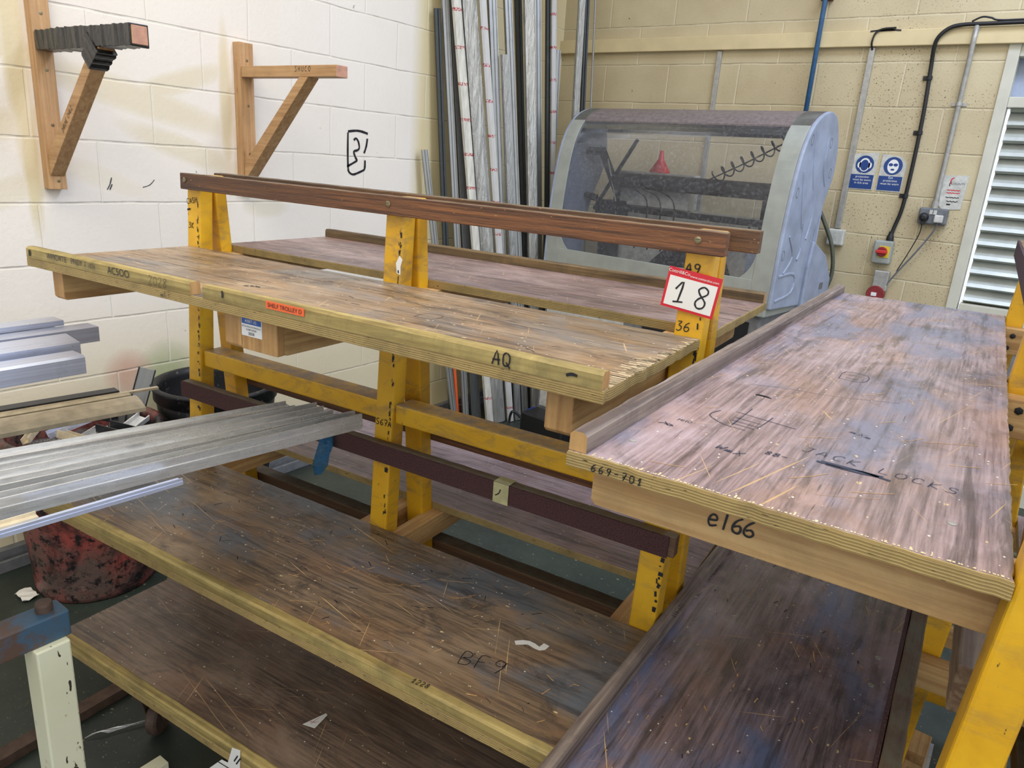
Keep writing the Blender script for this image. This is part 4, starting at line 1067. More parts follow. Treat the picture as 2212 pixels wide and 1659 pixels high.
# ranging pole and short lengths seen under the shelf
o = thing('marker_pole', 'thin orange and white pole standing at the left of the metal lengths', 'pole', (.165, -1.135, 0))
bm = BM(); tube(bm, [(0,0,0),(-.012,-.05,.36)], .012, 12); link('lower_section', bm, M['orange'], o)
bm = BM(); tube(bm, [(-.012,-.05,.36),(-.03,-.11,.80)], .012, 12); link('upper_section', bm, M['white'], o)
o = thing('hose_reel', 'small blue reel on the floor beside the metal lengths', 'reel', (.60, -.92, 0))
bm = BM(); Mx = Matrix.Translation((0,0,.07)) @ Matrix.Rotation(PI/2, 4, 'X'); lathe(bm, [(.03,-.035),(.065,-.03),(.068,-.02),(.05,-.015),(.05,.015),(.068,.02),(.065,.03),(.03,.035)], seg=28, M_=Mx); link('drum', bm, M['blue'], o)
bm = BM(); box(bm, (-.05,-.04,0), (.05,.04,.012)); link('foot', bm, M['rubber'], o)

# ---------------------------------------------------------------- hooded machine in the corner
MA = math.radians(-6)
MC = thing('copy_router', 'grey machine under a curved clear hood, in front of the back wall', 'machine', (0,0,0), MA)
ML, MR = .64, 2.062
# side outline (n = depth towards the back wall, z)
OUT = [(-.82,1.01),(-.812,1.30),(-.790,1.52),(-.755,1.70),(-.700,1.82),(-.62,1.895),(-.52,1.935),(-.44,1.938),(-.375,1.905),(-.315,1.80),(-.298,1.70),(-.310,1.62),(-.385,1.47),(-.435,1.35),(-.455,1.16),(-.462,1.0)]
OUTs = [(p.x, p.y) for p in smoothpath([(a, b, 0) for a, b in OUT], 4)]
def side_panel(m0, m1, mat, name):
    bm = BM(); prism(bm, OUTs, (0,1,0), (0,0,1), (m1-m0,0,0), (m0,0,0)); return link(name, bm, mat, MC, bevel=.008, segs=3)
sr_ = side_panel(MR-.022, MR, M['hood_side'], 'side_panel'); sl_ = side_panel(ML, ML+.022, M['hood_side'], 'side_panel')
# front band: curved frame around the window, following the front outline, three faces left / right / sill
front = OUTs[:4*7]                     # from the sill up over the nose to the top
def band(m0, m1, i0, i1, name, mat, th=.012, inset=0.0):
    bm = BM(); P_ = front[i0:i1]; rows = []
    for k, (n_, z_) in enumerate(P_):
        q = P_[min(k+1, len(P_)-1)]; p = P_[max(k-1, 0)]; tx, tz = q[0]-p[0], q[1]-p[1]; l_ = math.hypot(tx, tz) or 1; nx, nz = tz/l_, -tx/l_
        rows.append([(m0, n_+nx*inset, z_+nz*inset), (m1, n_+nx*inset, z_+nz*inset), (m1, n_+nx*(inset+th), z_+nz*(inset+th)), (m0, n_+nx*(inset+th), z_+nz*(inset+th))])
    R_ = [[bm.verts.new(v) for v in r_] for r_ in rows]
    for a, b in zip(R_[:-1], R_[1:]):
        for k in range(4): bm.faces.new((a[k], a[(k+1) % 4], b[(k+1) % 4], b[k]))
    bm.faces.new(R_[0]); bm.faces.new(R_[-1])
    return link(name, bm, mat, MC, bevel=.002)
nf = len(front)
band(ML+.02, ML+.10, 0, nf, 'hood_frame', M['hood']); band(MR-.115, MR-.02, 0, nf, 'hood_frame', M['hood'])
band(ML+.10, MR-.115, 0, 3, 'hood_sill', M['hood'])
# window with round lower corners: frame corner fillets
def zi(z): return min(range(nf), key=lambda k: abs(front[k][1]-z))
for sgn, mx in ((1, ML+.10), (-1, MR-.115)):
    bm = BM(); R_ = .17; c = []
    nn_ = 10
    zc = 1.108+R_
    arc = [(mx + sgn*(R_-R_*math.cos(t_*PI/2/nn_)), zc - R_*math.sin(t_*PI/2/nn_)) for t_ in range(nn_+1)]
    def nz(z):
        for a, b in zip(front[:-1], front[1:]):
            if a[1] <= z <= b[1]: return a[0]+(b[0]-a[0])*(z-a[1])/(b[1]-a[1]+1e-9)
        return front[0][0]
    lo_ = [(mx, zc)] ; 
    for (x, z) in arc[1:-1]: lo_.append((mx, z))
    va = [bm.verts.new((x, nz(z)+.001, z)) for x, z in arc]; vb_ = [bm.verts.new((mx, nz(z)+.001, z)) for x, z in arc]
    va2 = [bm.verts.new((x, nz(z)+.012, z)) for x, z in arc]; vb2 = [bm.verts.new((mx, nz(z)+.012, z)) for x, z in arc]
    for k in range(nn_):
        if k == 0: bm.faces.new((va[0], va[1], vb_[1])); bm.faces.new((va2[0], vb2[1], va2[1]))
        else: bm.faces.new((va[k], va[k+1], vb_[k+1], vb_[k])); bm.faces.new((va2[k], vb2[k], vb2[k+1], va2[k+1]))
        bm.faces.new((va[k], va2[k], va2[k+1], va[k+1]))
    bmesh.ops.remove_doubles(bm, verts=bm.verts, dist=.0002)
    link('hood_frame', bm, M['hood'], MC)
gi = zi(1.865)
band(ML+.10, MR-.115, 2, gi+1, 'hood_window', M['glass'], .004, .004)
# opaque roof of the hood
bm = BM(); roof = [p for p in OUTs[gi:4*9]]
rows = [[(ML+.02, n_, z_), (MR-.02, n_, z_), (MR-.02, n_, z_-.01), (ML+.02, n_, z_-.01)] for n_, z_ in roof]
R_ = [[bm.verts.new(v) for v in r_] for r_ in rows]
for a, b in zip(R_[:-1], R_[1:]):
    for k in range(4): bm.faces.new((a[k], a[(k+1) % 4], b[(k+1) % 4], b[k]))
bm.faces.new(R_[0]); bm.faces.new(R_[-1]); link('hood_roof', bm, M['hood_top'], MC)
# pressed ribs, slots and holes on the side panel facing the trolleys
def rib(pts, w, name='pressed_rib', mat='hood_side'):
    bm = BM(); P3 = [(MR+.0005, n_, z_) for n_, z_ in pts]
    tube(bm, smoothpath(P3, 4), w*1.1, 8)
    for v in bm.verts: v.co.x = MR + max(0, (v.co.x-MR))*.6
    link(name, bm, M[mat], sr_)
for pts in ([(-.62,1.84),(-.60,1.70),(-.545,1.58)], [(-.70,1.66),(-.66,1.52),(-.61,1.40)], [(-.47,1.84),(-.455,1.68),(-.405,1.60)],
            [(-.74,1.36),(-.66,1.26),(-.74,1.18)], [(-.52,1.56),(-.50,1.44),(-.53,1.34)], [(-.60,1.42),(-.57,1.30),(-.60,1.24)],
            [(-.79,1.17),(-.60,1.17),(-.60,1.08),(-.79,1.05)]):
    rib(pts, .007)
for (n_, z_) in ((-.665,1.80),(-.42,1.80),(-.735,1.56),(-.775,1.27),(-.36,1.66)):
    bm = BM(); Mx = Matrix.Translation((MR-.001, n_, z_)) @ Matrix.Rotation(PI/2, 4, 'Y') @ Matrix.Diagonal((1.7,1,1,1))
    lathe(bm, [(.011,-.001),(.015,.0015),(.013,.002),(.010,-.0004),(.0005,.0002)], seg=24, M_=Mx); link('bolt_recess', bm, M['box_grey'], sr_)
# rear electrical box and support behind the hood
bm = BM(); prism(bm, [(-.455,.62),(-.455,1.20),(-.435,1.33),(-.23,1.25),(-.10,1.12),(-.10,.62)], (0,1,0), (0,0,1), (.34,0,0), (MR-.325,0,0)); rb_ = link('rear_box', bm, M['hood_side'], MC, bevel=.008)
bm = BM(); box(bm, (MR+.014, -.27, 1.06), (MR+.0165, -.20, 1.115), 0); box(bm, (MR+.0165, -.26, 1.07), (MR+.018, -.21, 1.105), 1); link('rating_plate', bm, [M['hood_side'], M['box_grey']], rb_)
for k, n_ in enumerate((-.42, -.39, -.36)):
    bm = BM(); tube(bm, [(MR-.03, n_+.05, 1.52), (MR-.01, n_, 1.16)], .007, 8); link('rear_strut', bm, M['hood_side'], MC)
# base cabinet
bm = BM(); box(bm, (ML+.03, -.80, .12), (MR-.05, -.14, .97)); cab = link('base_cabinet', bm, M['mgrey'], MC, bevel=.006)
bm = BM(); box(bm, (ML+.03, -.83, .97), (MR-.02, -.12, 1.015)); link('bed_edge', bm, M['hood'], MC, bevel=.006)
bm = BM(); box(bm, (ML+.05, -.803, .15), (ML+.60, -.799, .93)); link('cabinet_door', bm, M['mwhite'], cab)
bm = BM(); box(bm, (MR-.70, -.803, .15), (MR-.10, -.799, .93)); link('cabinet_door', bm, M['dark'], cab)
for x in (ML+.08, MR-.12):
    for n_ in (-.74, -.22):
        bm = BM(); lathe(bm, [(.03,0),(.03,.015),(.012,.02),(.012,.125)], (x, n_, 0), 16); link('levelling_foot', bm, M['dark'], MC)
# machinery inside the hood
bm = BM(); tube(bm, [(ML+.14,-.36,1.52),(ML+.20,-.36,1.545),(MR-.20,-.36,1.545),(MR-.10,-.36,1.53)], .045, 16); link('tool_beam', bm, M['dark'], MC, smooth=True)
bm = BM(); box(bm, (ML+.10,-.37,1.36), (MR-.20,-.33,1.395)); link('guide_rod', bm, M['dark'], MC, bevel=.004)
bm = BM(); box(bm, (ML+.75,-.40,1.30), (MR-.12,-.28,1.335)); box(bm, (MR-.30,-.42,1.31), (MR-.13,-.26,1.50)); link('carriage', bm, M['dark'], MC, bevel=.005)
bm = BM(); box(bm, (ML+.04,-.40,1.22), (ML+.20,-.26,1.42)); box(bm, (ML+.07,-.38,1.015), (ML+.17,-.28,1.22)); link('spindle_head', bm, M['dark'], MC, bevel=.01)
bm = BM(); prism(bm, [(1.00,1.015),(1.30,1.30),(1.46,1.30),(1.60,1.015)], (1,0,0), (0,0,1), (0,.06,0), (0,-.32,0)); link('clamp_stand', bm, M['dark'], MC, bevel=.004)
for (a, b, w) in (((ML+.03,-.52,1.70),(ML+.15,-.50,1.70),.024), ((ML+.13,-.50,1.70),(ML+.24,-.46,1.47),.026), ((ML+.24,-.46,1.47),(ML+.20,-.42,1.36),.02),
                  ((ML+.03,-.50,1.44),(ML+.11,-.48,1.43),.022), ((ML+.05,-.42,1.36),(ML+.30,-.40,1.78),.014)):
    bm = BM(); tube(bm, [a, b], w, 4); link('lever_arm', bm, M['dark'], MC, bevel=.003)
bm = BM(); tube(bm, [(ML+.18,-.51,1.66),(ML+.24,-.47,1.42)], .004, 8); link('gas_strut', bm, M['galv'], MC)
# inner liner panels of the left side, light reflecting sheet
bm = BM(); prism(bm, [(-.70,1.05),(-.70,1.60),(-.56,1.84),(-.40,1.84),(-.34,1.64),(-.48,1.40),(-.48,1.05)], (0,1,0), (0,0,1), (.004,0,0), (ML+.023,0,0)); link('liner_panel', bm, M['hood_side'], MC)
bm = BM(); box(bm, (ML+.05,-.25,1.02), (MR-.35,-.24,1.40)); box(bm, (ML+.10,-.29,1.40), (ML+.62,-.18,1.60)); link('back_plate', bm, M['mwhite'], MC, bevel=.003)
# coiled air hose
bm = BM(); pts = []
a_, b_ = Vector((1.90,-.40,1.84)), Vector((1.44,-.36,1.60)); n = 170
for i in range(n+1):
    t_ = i/n; c = a_.lerp(b_, t_); an = t_*2*PI*8.5
    dv = (b_-a_).normalized(); e1 = dv.cross(Vector((0,1,0))).normalized(); e2 = dv.cross(e1)
    pts.append(c + (e1*math.cos(an)+e2*math.sin(an))*.034)
tube(bm, pts, .0042, 6); link('coiled_hose', bm, M['dark'], MC)
bm = BM(); tube(bm, [(1.90,-.42,1.83),(1.62,-.40,1.68),(1.40,-.36,1.58)], .004, 6); link('pull_cable', bm, M['dark'], MC)
for k in range(3):
    bm = BM(); x = ML+.42+.09*k
    tube(bm, smoothpath([(x-.2,-.42,1.52),(x,-.44,1.46),(x+.02,-.44,1.30),(x-.05,-.42,1.16)], 6), .004, 6); link('cable', bm, M['rubber'], MC)
bm = BM(); tube(bm, smoothpath([(MR-.35,-.42,1.36),(MR-.28,-.44,1.25),(MR-.14,-.44,1.27)], 6), .007, 8); tube(bm, [(MR-.12,-.44,1.30),(MR-.22,-.45,1.18)], .012, 8); link('cable', bm, M['rubber'], MC)
# upside-down red funnel standing on the machine behind the hood
fn = thing('funnel', 'red plastic funnel turned upside down behind the clear hood', 'funnel', (.965, -.30, 1.60))
bm = BM(); lathe(bm, [(.062,0),(.064,.004),(.018,.080),(.010,.128),(.008,.130),(.008,.126),(.014,.08),(.058,.006)], seg=36); link('cone', bm, M['red'], fn, smooth=True)
# black equipment box on the floor in front of the machine
o = thing('battery_charger', 'black box with a looped cable on the floor before the hooded machine', 'charger', (.72, -1.02, 0), -.1)
bm = BM(); box(bm, (-.10,-.08,.0), (.22,.08,.16)); link('casing', bm, M['rubber'], o, bevel=.01)
bm = BM(); tube(bm, smoothpath([(-.09,-.081,.12),(-.13,-.12,.16),(-.15,-.12,.08),(-.10,-.14,.02),(.02,-.15,.012)], 6), .008, 8); link('cable', bm, M['rubber'], o)

# ---------------------------------------------------------------- fittings on the back wall
def onwall(name, label, cat): return thing(name, label, cat, (0,0,0))
for i, (x0, x1, l1, pic, lab) in enumerate(((1.992, 2.112, 'Ear\nprotection\nmust be worn\nin this area', 'ear', 'blue and white ear protection sign, left of the pair on the back wall'),
                                     (2.136, 2.257, 'Eye\nprotection\nmust be worn', 'eye', 'blue and white eye protection sign with a torn top, right of the pair'))):
    s_ = onwall('safety_sign', lab, 'sign')
    if i == 0: s_['group'] = 'mandatory signs on the back wall'
    else: s_['group'] = 'mandatory signs on the back wall'
    bm = BM()
    if i == 0: prism(bm, [(x0-.004,1.592),(x1+.004,1.592),(x1+.002,1.792),(x0-.002,1.780)], (1,0,0), (0,0,1), (0,.002,0), (0,-.0035,0))
    else: prism(bm, [(x0-.004,1.592),(x1,1.590),(x1+.006,1.735),(x1-.022,1.775),(x1-.06,1.780),(x0-.002,1.786)], (1,0,0), (0,0,1), (0,.002,0), (0,-.0035,0))
    bp_ = link('plate', bm, M['sign'], s_)
    bm = BM(); box(bm, (x0, -.0045, 1.596), (x1-.003, -.0035, 1.672)); pn = link('text_panel', bm, M['signblue'], s_)
    cxm = (x0+x1)/2
    printed('lettering', l1, (cxm, -.0047, 1.652 if i == 0 else 1.648), (1,0,0), (0,0,1), .0165, M['white'], pn)
    zc = 1.726
    bm = BM(); Mx = Matrix.Translation((cxm, -.0038, zc)) @ Matrix.Rotation(PI/2, 4, 'X'); lathe(bm, [(.047,0),(.047,.0008),(.0005,.0008)], seg=40, M_=Mx); dsc = link('symbol_disc', bm, M['signblue'], s_)
    bm = BM(); y_ = -.0050
    ell = lambda cx_, cz_, a, b, n=28: [(cx_+a*math.cos(2*PI*k/n), cz_+b*math.sin(2*PI*k/n)) for k in range(n)]
    prism(bm, ell(cxm, zc-.002, .028, .036), (1,0,0), (0,0,1), (0,.0004,0), (0,y_,0), 0)
    if i == 0:
        prism(bm, ell(cxm-.027, zc-.004, .010, .016), (1,0,0), (0,0,1), (0,.0004,0), (0,y_,0), 0); prism(bm, ell(cxm+.027, zc-.004, .010, .016), (1,0,0), (0,0,1), (0,.0004,0), (0,y_,0), 0)
        prism(bm, ell(cxm, zc-.004, .021, .029), (1,0,0), (0,0,1), (0,.0004,0), (0,y_-.0006,0), 1)
    else:
        prism(bm, ell(cxm-.012, zc+.006, .011, .008), (1,0,0), (0,0,1), (0,.0004,0), (0,y_-.0006,0), 1); prism(bm, ell(cxm+.012, zc+.006, .011, .008), (1,0,0), (0,0,1), (0,.0004,0), (0,y_-.0006,0), 1)
        prism(bm, ell(cxm, zc-.019, .010, .005), (1,0,0), (0,0,1), (0,.0004,0), (0,y_-.0006,0), 1)
    link('head_symbol', bm, [M['white'], M['signblue']], dsc)
# alarm notice
s_ = onwall('alarm_notice', 'white plastic notice with red print above the twin socket', 'notice')
bm = BM(); prism(bm, [(2.455,1.540),(2.475,1.520),(2.56,1.528),(2.565,1.700),(2.445,1.695)], (1,0,0), (0,0,1), (0,.002,0), (0,-.004,0)); pl_ = link('plate', bm, M['sign'], s_)
printed('lettering', 'COUNTY', (2.523, -.0045, 1.655), (1,0,0), (0,0,1), .015, M['box_grey'], pl_)
bm = BM(); strokes(bm, [[(0,0),(-.006,.014),(-.002,.026),(.008,.033)]], (2.492, -.0042, 1.652), (1,0,0), (0,0,1), .005); link('logo', bm, M['lotred'], pl_)
bm = BM(); strokes(bm, [[(0,0),(-.003,.012),(.004,.024)]], (2.487, -.0043, 1.642), (1,0,0), (0,0,1), .004); link('logo', bm, M['ink'], pl_)
for (tx, z_, m_) in (('EMERGENCY', 1.622, 'lotred'), ('Power isolator', 1.608, 'lotred'), ('24 hour helpline', 1.585, 'ink'), ('01325 000 000', 1.565, 'ink')):
    if tx.startswith('01'): bm = BM(); strokes(bm, [[(x*.005, .002*math.sin(x*2)) for x in range(12)]], (2.485, -.0042, z_), (1,0,0), (0,0,1), .004); link('lettering', bm, M[m_], pl_)
    else:
        bm = BM(); strokes(bm, [[(x*.0048, .0015*math.sin(x*2.2)) for x in range(14)]], (2.478, -.0042, z_), (1,0,0), (0,0,1), .004); link('lettering', bm, M[m_], pl_)
bm = BM(); box(bm, (2.490,-.0045,1.545), (2.508,-.004,1.553)); link('barcode', bm, M['ink'], pl_)
# twin socket with two plugs
s_ = onwall('twin_socket', 'grey metal twin socket box on the back wall with two plugs in', 'socket')
bm = BM(); box(bm, (2.375,-.042,1.440), (2.512,0,1.525)); bd_ = link('casing', bm, M['box_grey'], s_, bevel=.008, segs=3)
bm = BM(); box(bm, (2.425,-.0455,1.492), (2.441,-.042,1.515)); link('rocker', bm, M['mwhite'], s_, bevel=.001)
bm = BM(); box(bm, (2.444,-.0455,1.492), (2.460,-.042,1.515)); link('rocker', bm, M['mwhite'], s_, bevel=.001)
pg = onwall('plug', 'black plug in the left side of the twin socket, its flex hanging down', 'plug')
bm = BM(); Mx = Matrix.Translation((2.405,-.0425,1.475)) @ Matrix.Rotation(PI/2, 4, 'X'); lathe(bm, [(.022,0),(.024,.012),(.018,.030),(.008,.034)], seg=18, M_=Mx); box(bm, (2.397,-.066,1.436), (2.413,-.050,1.46)); link('body', bm, M['rubber'], pg, bevel=.002)
bm = BM(); tube(bm, smoothpath([(2.405,-.058,1.438),(2.40,-.05,1.38),(2.365,-.04,1.27),(2.335,-.03,1.19),(2.325,-.03,1.15),(2.30,-.03,1.10),(2.25,-.03,.98),(2.24,-.02,.5)], 5), .0028, 6); link('flex', bm, M['rubber'], pg)
pg = onwall('plug', 'white plug adaptor in the right side of the twin socket', 'plug')
bm = BM(); box(bm, (2.455,-.074,1.452), (2.497,-.0425,1.492)); link('body', bm, M['mwhite'], pg, bevel=.006, segs=3)
bm = BM(); tube(bm, smoothpath([(2.476,-.06,1.453),(2.462,-.05,1.40),(2.40,-.045,1.28),(2.33,-.045,1.16),(2.26,-.045,1.02),(2.22,-.04,.92),(2.2,-.03,.4)], 5), .0046, 8); link('flex', bm, M['box_grey'], pg)
# rotary isolator
s_ = onwall('isolator_switch', 'grey isolator with a red rotary knob on a yellow plate, on the back wall', 'switch')
bm = BM(); box(bm, (2.192,-.06,1.205), (2.288,0,1.332)); link('casing', bm, M['hood'], s_, bevel=.010, segs=3)
bm = BM(); box(bm, (2.222,-.0625,1.240), (2.278,-.060,1.302)); link('dial_plate', bm, plain('yellow_plate', (228, 196, 40), .5), s_, bevel=.001)
kn = bm = BM(); Mx = Matrix.Translation((2.242,-.0625,1.272)) @ Matrix.Rotation(PI/2, 4, 'X'); lathe(bm, [(.026,0),(.027,.010),(.024,.018),(.0005,.018)], seg=28, M_=Mx); kb = link('knob', bm, plain('dark_red_knob', (150, 24, 38), .35), s_, bevel=.001)
bm = BM(); box(bm, (2.212,-.092,1.264), (2.272,-.0805,1.281)); link('knob_grip', bm, M['red'], kb, bevel=.003)
s_ = onwall('pattress_box', 'galvanised socket box with a red guard low on the back wall', 'socket box')
bm = BM(); box(bm, (2.222,-.05,1.055), (2.300,0,1.168)); link('casing', bm, M['galv'], s_, bevel=.006)
bm = BM(); Mx = Matrix.Translation((2.250,-.052,1.035)) @ Matrix.Rotation(PI/2, 4, 'X'); lathe(bm, [(.046,-.04),(.048,0),(.044,.006),(.0005,.006)], seg=26, M_=Mx); link('guard', bm, plain('dull_red', (140, 44, 44), .5), s_)
bm = BM(); box(bm, (2.230,-.0605,1.025), (2.258,-.058,1.045)); link('rating_label', bm, M['white'], s_)
# black cable running up and along the lintel
o = onwall('black_cable', 'thick black cable clipped to the wall down to the isolator', 'cable')
bm = BM(); tube(bm, smoothpath([(2.262,-.03,1.335),(2.268,-.020,1.40),(2.288,-.018,1.52),(2.293,-.018,1.75),(2.290,-.018,2.00),(2.278,-.018,2.22),(2.276,-.04,2.31),(2.288,-.052,2.36),(2.33,-.052,2.400),(2.39,-.050,2.413),(2.50,-.050,2.414),(2.75,-.050,2.416),(3.4,-.050,2.416),(4.2,-.050,2.416)], 6), .010, 10); cb_ = link('core', bm, M['rubber'], o, smooth=True)
bm = BM(); lathe(bm, [(.020,0),(.019,.02),(.012,.045),(.0115,.055)], (2.262,-.030,1.328), 16); link('gland', bm, M['rubber'], o)
for (x, z_) in ((2.282,2.17),(2.292,1.90),(2.290,1.575)):
    bm = BM(); box(bm, (x-.032,-.008,z_-.011), (x+.008,0,z_+.011)); tube(bm, [(x,-.018,z_-.010),(x,-.018,z_+.010)], .014, 12); box(bm, (x-.022,-.011,z_-.004), (x-.014,-.008,z_+.004)); link('clip', bm, M['rubber'], o, bevel=.001)
o = onwall('thin_cable', 'thin black cable looped over the lintel beside the thick cable', 'cable')
bm = BM(); tube(bm, smoothpath([(2.42,-.05,2.426),(2.46,-.05,2.445),(2.50,-.05,2.44),(2.54,-.05,2.428),(2.70,-.05,2.428),(3.3,-.05,2.428)], 6), .0045, 8); link('core', bm, M['rubber'], o)
# white conduit pipe down to the socket
o = onwall('conduit_pipe', 'round pale grey conduit running down to the twin socket', 'conduit')
bm = BM(); tube(bm, [(2.447,-.047,2.408),(2.446,-.047,2.33),(2.444,-.022,2.24),(2.440,-.020,1.56),(2.440,-.020,1.52)], .0125, 12); link('tube', bm, M['galv'], o, smooth=True)
bm = BM(); tube(bm, [(2.440,-.020,1.50),(2.440,-.020,1.56)], .017, 12); link('coupler', bm, M['galv'], o)
bm = BM(); tube(bm, [(2.443,-.021,2.035),(2.443,-.021,2.053)], .0155, 12); box(bm, (2.408,-.006,2.035), (2.478,0,2.053)); link('saddle', bm, M['galv'], o, bevel=.001)
# flat metal trunking strips
o = onwall('conduit_strip', 'flat grey metal strip down the wall left of the safety signs', 'conduit'); 
bm = BM(); box(bm, (1.962,-.022,1.37), (1.992,0,2.322)); link('channel', bm, M['galv'], o, bevel=.002)
bm = BM(); tube(bm, smoothpath([(1.978,-.02,2.31),(1.974,-.044,2.345),(1.985,-.044,2.39),(2.02,-.044,2.408),(2.08,-.044,2.410)], 6), .005, 8); link('cable_tail', bm, M['rubber'], o)
o = onwall('conduit_strip', 'flat grey metal strip on the wall behind the hooded machine', 'conduit')
bm = BM(); box(bm, (1.112,-.018,1.05), (1.140,0,2.322)); link('channel', bm, M['galv'], o, bevel=.002)
o = onwall('junction_box', 'small cream junction box on the wall behind the hooded machine', 'junction box')
bm = BM(); box(bm, (1.935,-.045,1.275), (2.025,0,1.365)); link('casing', bm, M['sign'], o, bevel=.008)
o = onwall('air_pipe', 'blue pipe running down the back wall behind the hood', 'pipe')
bm = BM(); tube(bm, [(1.698,-.055,4.0),(1.698,-.055,1.30)], .0135, 12); link('tube', bm, M['conduit_blue'], o, smooth=True)
for z_ in (2.575, 1.45):
    bm = BM(); box(bm, (1.668,-.066,z_-.012), (1.728,0,z_+.012)); link('pipe_clip', bm, plain('red_oxide', (112, 58, 54), .6), o, bevel=.002)
o = onwall('air_hose', 'grey-green hose hanging in a curve from the wall to the machine', 'hose')
bm = BM(); tube(bm, smoothpath([(1.86,-.10,1.50),(1.92,-.10,1.40),(1.985,-.10,1.27),(2.01,-.09,1.12),(1.98,-.09,.98),(1.93,-.10,.80),(1.9,-.11,.5)], 8), .011, 10); link('tube', bm, plain('hose_green', (86, 90, 74), .5), o, smooth=True)
# cobweb-dark crack above the left strip
bm = BM(); strokes(bm, [[(0,0),(.04,.004),(.09,.006),(.15,.001)],[(.03,.003),(.08,.002),(.12,.004)]], (1.955,-.0362,2.398), (1,0,0), (0,0,1), .008, .0004); tag(link('wall_marking', bm, M['ink']), kind='structure')

# ---------------------------------------------------------------- tubs of offcuts
def tub(name, label, loc, rb, rt, h, mat, fill):
    t_ = thing(name, label, 'tub', loc)
    bm = BM(); pr = [(rb-.02,0),(rb,.004),(rb+.004,.02)]
    for k in range(1, 9): pr.append((rb+(rt-rb)*k/8*.94, .02+(h-.08)*k/8))
    pr += [(rt-.006,h-.055),(rt+.006,h-.050),(rt+.006,h-.012),(rt+.012,h-.008),(rt+.014,h+.004),(rt+.004,h+.008),(rt-.008,h+.004),(rt-.016,h-.02)]
    for k in range(8, 0, -1): pr.append((rb+(rt-rb)*k/8*.94-.008, .03+(h-.09)*k/8))
    pr.append((rb-.03, .02)); lathe(bm, pr, seg=64); sh = link('shell', bm, mat, t_, smooth=True)
    bm = BM(); n = 40; 
    rr = rb+(rt-rb)*fill-.014
    lathe(bm, [(.0005,h*fill+.015),(rr*.5,h*fill+.01),(rr,h*fill-.01),(rr-.005,h*fill-.04)], seg=48); 
    for v in bm.verts: v.co.z += random.uniform(-.008,.010)
    f_ = link('swarf_fill', bm, M['swarf'], t_); f_['kind'] = 'stuff'
    for sx in (-1, 1):
        bm = BM(); tube(bm, smoothpath([(sx*(rt-.01),-.05,h-.035),(sx*(rt+.02),-.03,h-.045),(sx*(rt+.02),.03,h-.045),(sx*(rt-.01),.05,h-.035)], 5), .008, 8); link('handle', bm, M['rubber'], t_)
    return t_
tub('rubble_tub', 'black tub scuffed with red paint, nearest the viewer, full of metal offcuts', (.325,-3.46,0), .20, .248, .60, M['tub_red'], .86)
tub('rubble_tub', 'plain black tub by the left wall behind the yellow leg', (.385,-2.965,0), .165, .228, .68, M['tub'], .84)
# offcuts: individual short pieces
OFF = [ # x, y, z, yaw, pitch, length, w, h, mat, label
 (.30,-3.32,.575,2.6,.1,.16,.05,.022,'alu_k','long anthracite offcut lying across the back of the nearest tub'),
 (.44,-3.40,.590,.15,.05,.14,.06,.030,'alu_k','wide anthracite offcut at the right side of the nearest tub'),
 (.32,-3.50,.600,1.35,.28,.14,.042,.020,'alu_b','silver channel offcut standing out of the middle of the nearest tub'),
 (.40,-3.53,.586,.2,.0,.12,.035,.026,'alu_c','bronze coloured offcut at the front of the nearest tub'),
 (.26,-3.60,.580,-.6,.05,.15,.025,.020,'alu_c','narrow bronze offcut at the front left of the nearest tub'),
 (.20,-3.46,.575,.9,.12,.13,.05,.016,'alu_w','white flat offcut at the left of the nearest tub'),
 (.38,-3.30,.580,2.0,.2,.10,.045,.022,'alu_w','white channel offcut at the back right of the nearest tub'),
 (.22,-3.34,.572,.3,.0,.12,.03,.02,'alu_k','small dark offcut at the back left of the nearest tub'),
 (.36,-3.44,.570,-.9,.05,.12,.04,.02,'alu','plain silver offcut in the centre of the nearest tub'),
 (.47,-3.50,.578,1.2,.1,.09,.03,.016,'alu_w','short pale offcut at the right front of the nearest tub'),
]
for (x, y, z_, yaw, pt, L_, w, h, mk, lab) in OFF:
    bm = BM(); a, b = w/2, h
    pts = [(-a,0),(a,0),(a,b),(a-.004,b),(a-.004,.003),(-a+.004,.003),(-a+.004,b),(-a,b)]
    prism(bm, pts, (0,1,0), (0,0,1), (L_,0,0), (-L_/2,0,0))
    o = link('metal_offcut', bm, M[mk]); o.location = (x, y, z_); o.rotation_euler = (random.uniform(-.3,.3), -pt, yaw)
    tag(o, lab, 'offcut', 'offcuts in the tubs')
o = thing('metal_offcut', 'grey offcut with black edges standing upright at the back of the nearest tub', 'offcut', (.245,-3.255,.50), 0, 'offcuts in the tubs')
bm = BM(); box(bm, (-.026,-.008,0), (.026,.008,.26)); link('face', bm, M['alu_z'], o)
bm = BM(); box(bm, (-.031,-.010,0), (-.026,.010,.26)); link('gasket', bm, M['alu_k'], o)
bm = BM(); box(bm, (.026,-.010,0), (.031,.010,.26)); link('gasket', bm, M['alu_k'], o)
o.rotation_euler = (-.12, .30, 1.05)
for (x, y, z_, yaw, rx, lab) in ((.47,-3.06,.575,1.2,-1.3,'pale offcut standing in the plain black tub'), (.33,-3.02,.60,.4,-.9,'silver scrap leaning in the plain black tub')):
    bm = BM(); box(bm, (-.012,-.08,-.006), (.012,.08,.006)); o = link('metal_offcut', bm, M['alu_w']); o.location = (x,y,z_); o.rotation_euler = (rx,0,yaw); tag(o, lab, 'offcut', 'offcuts in the tubs')

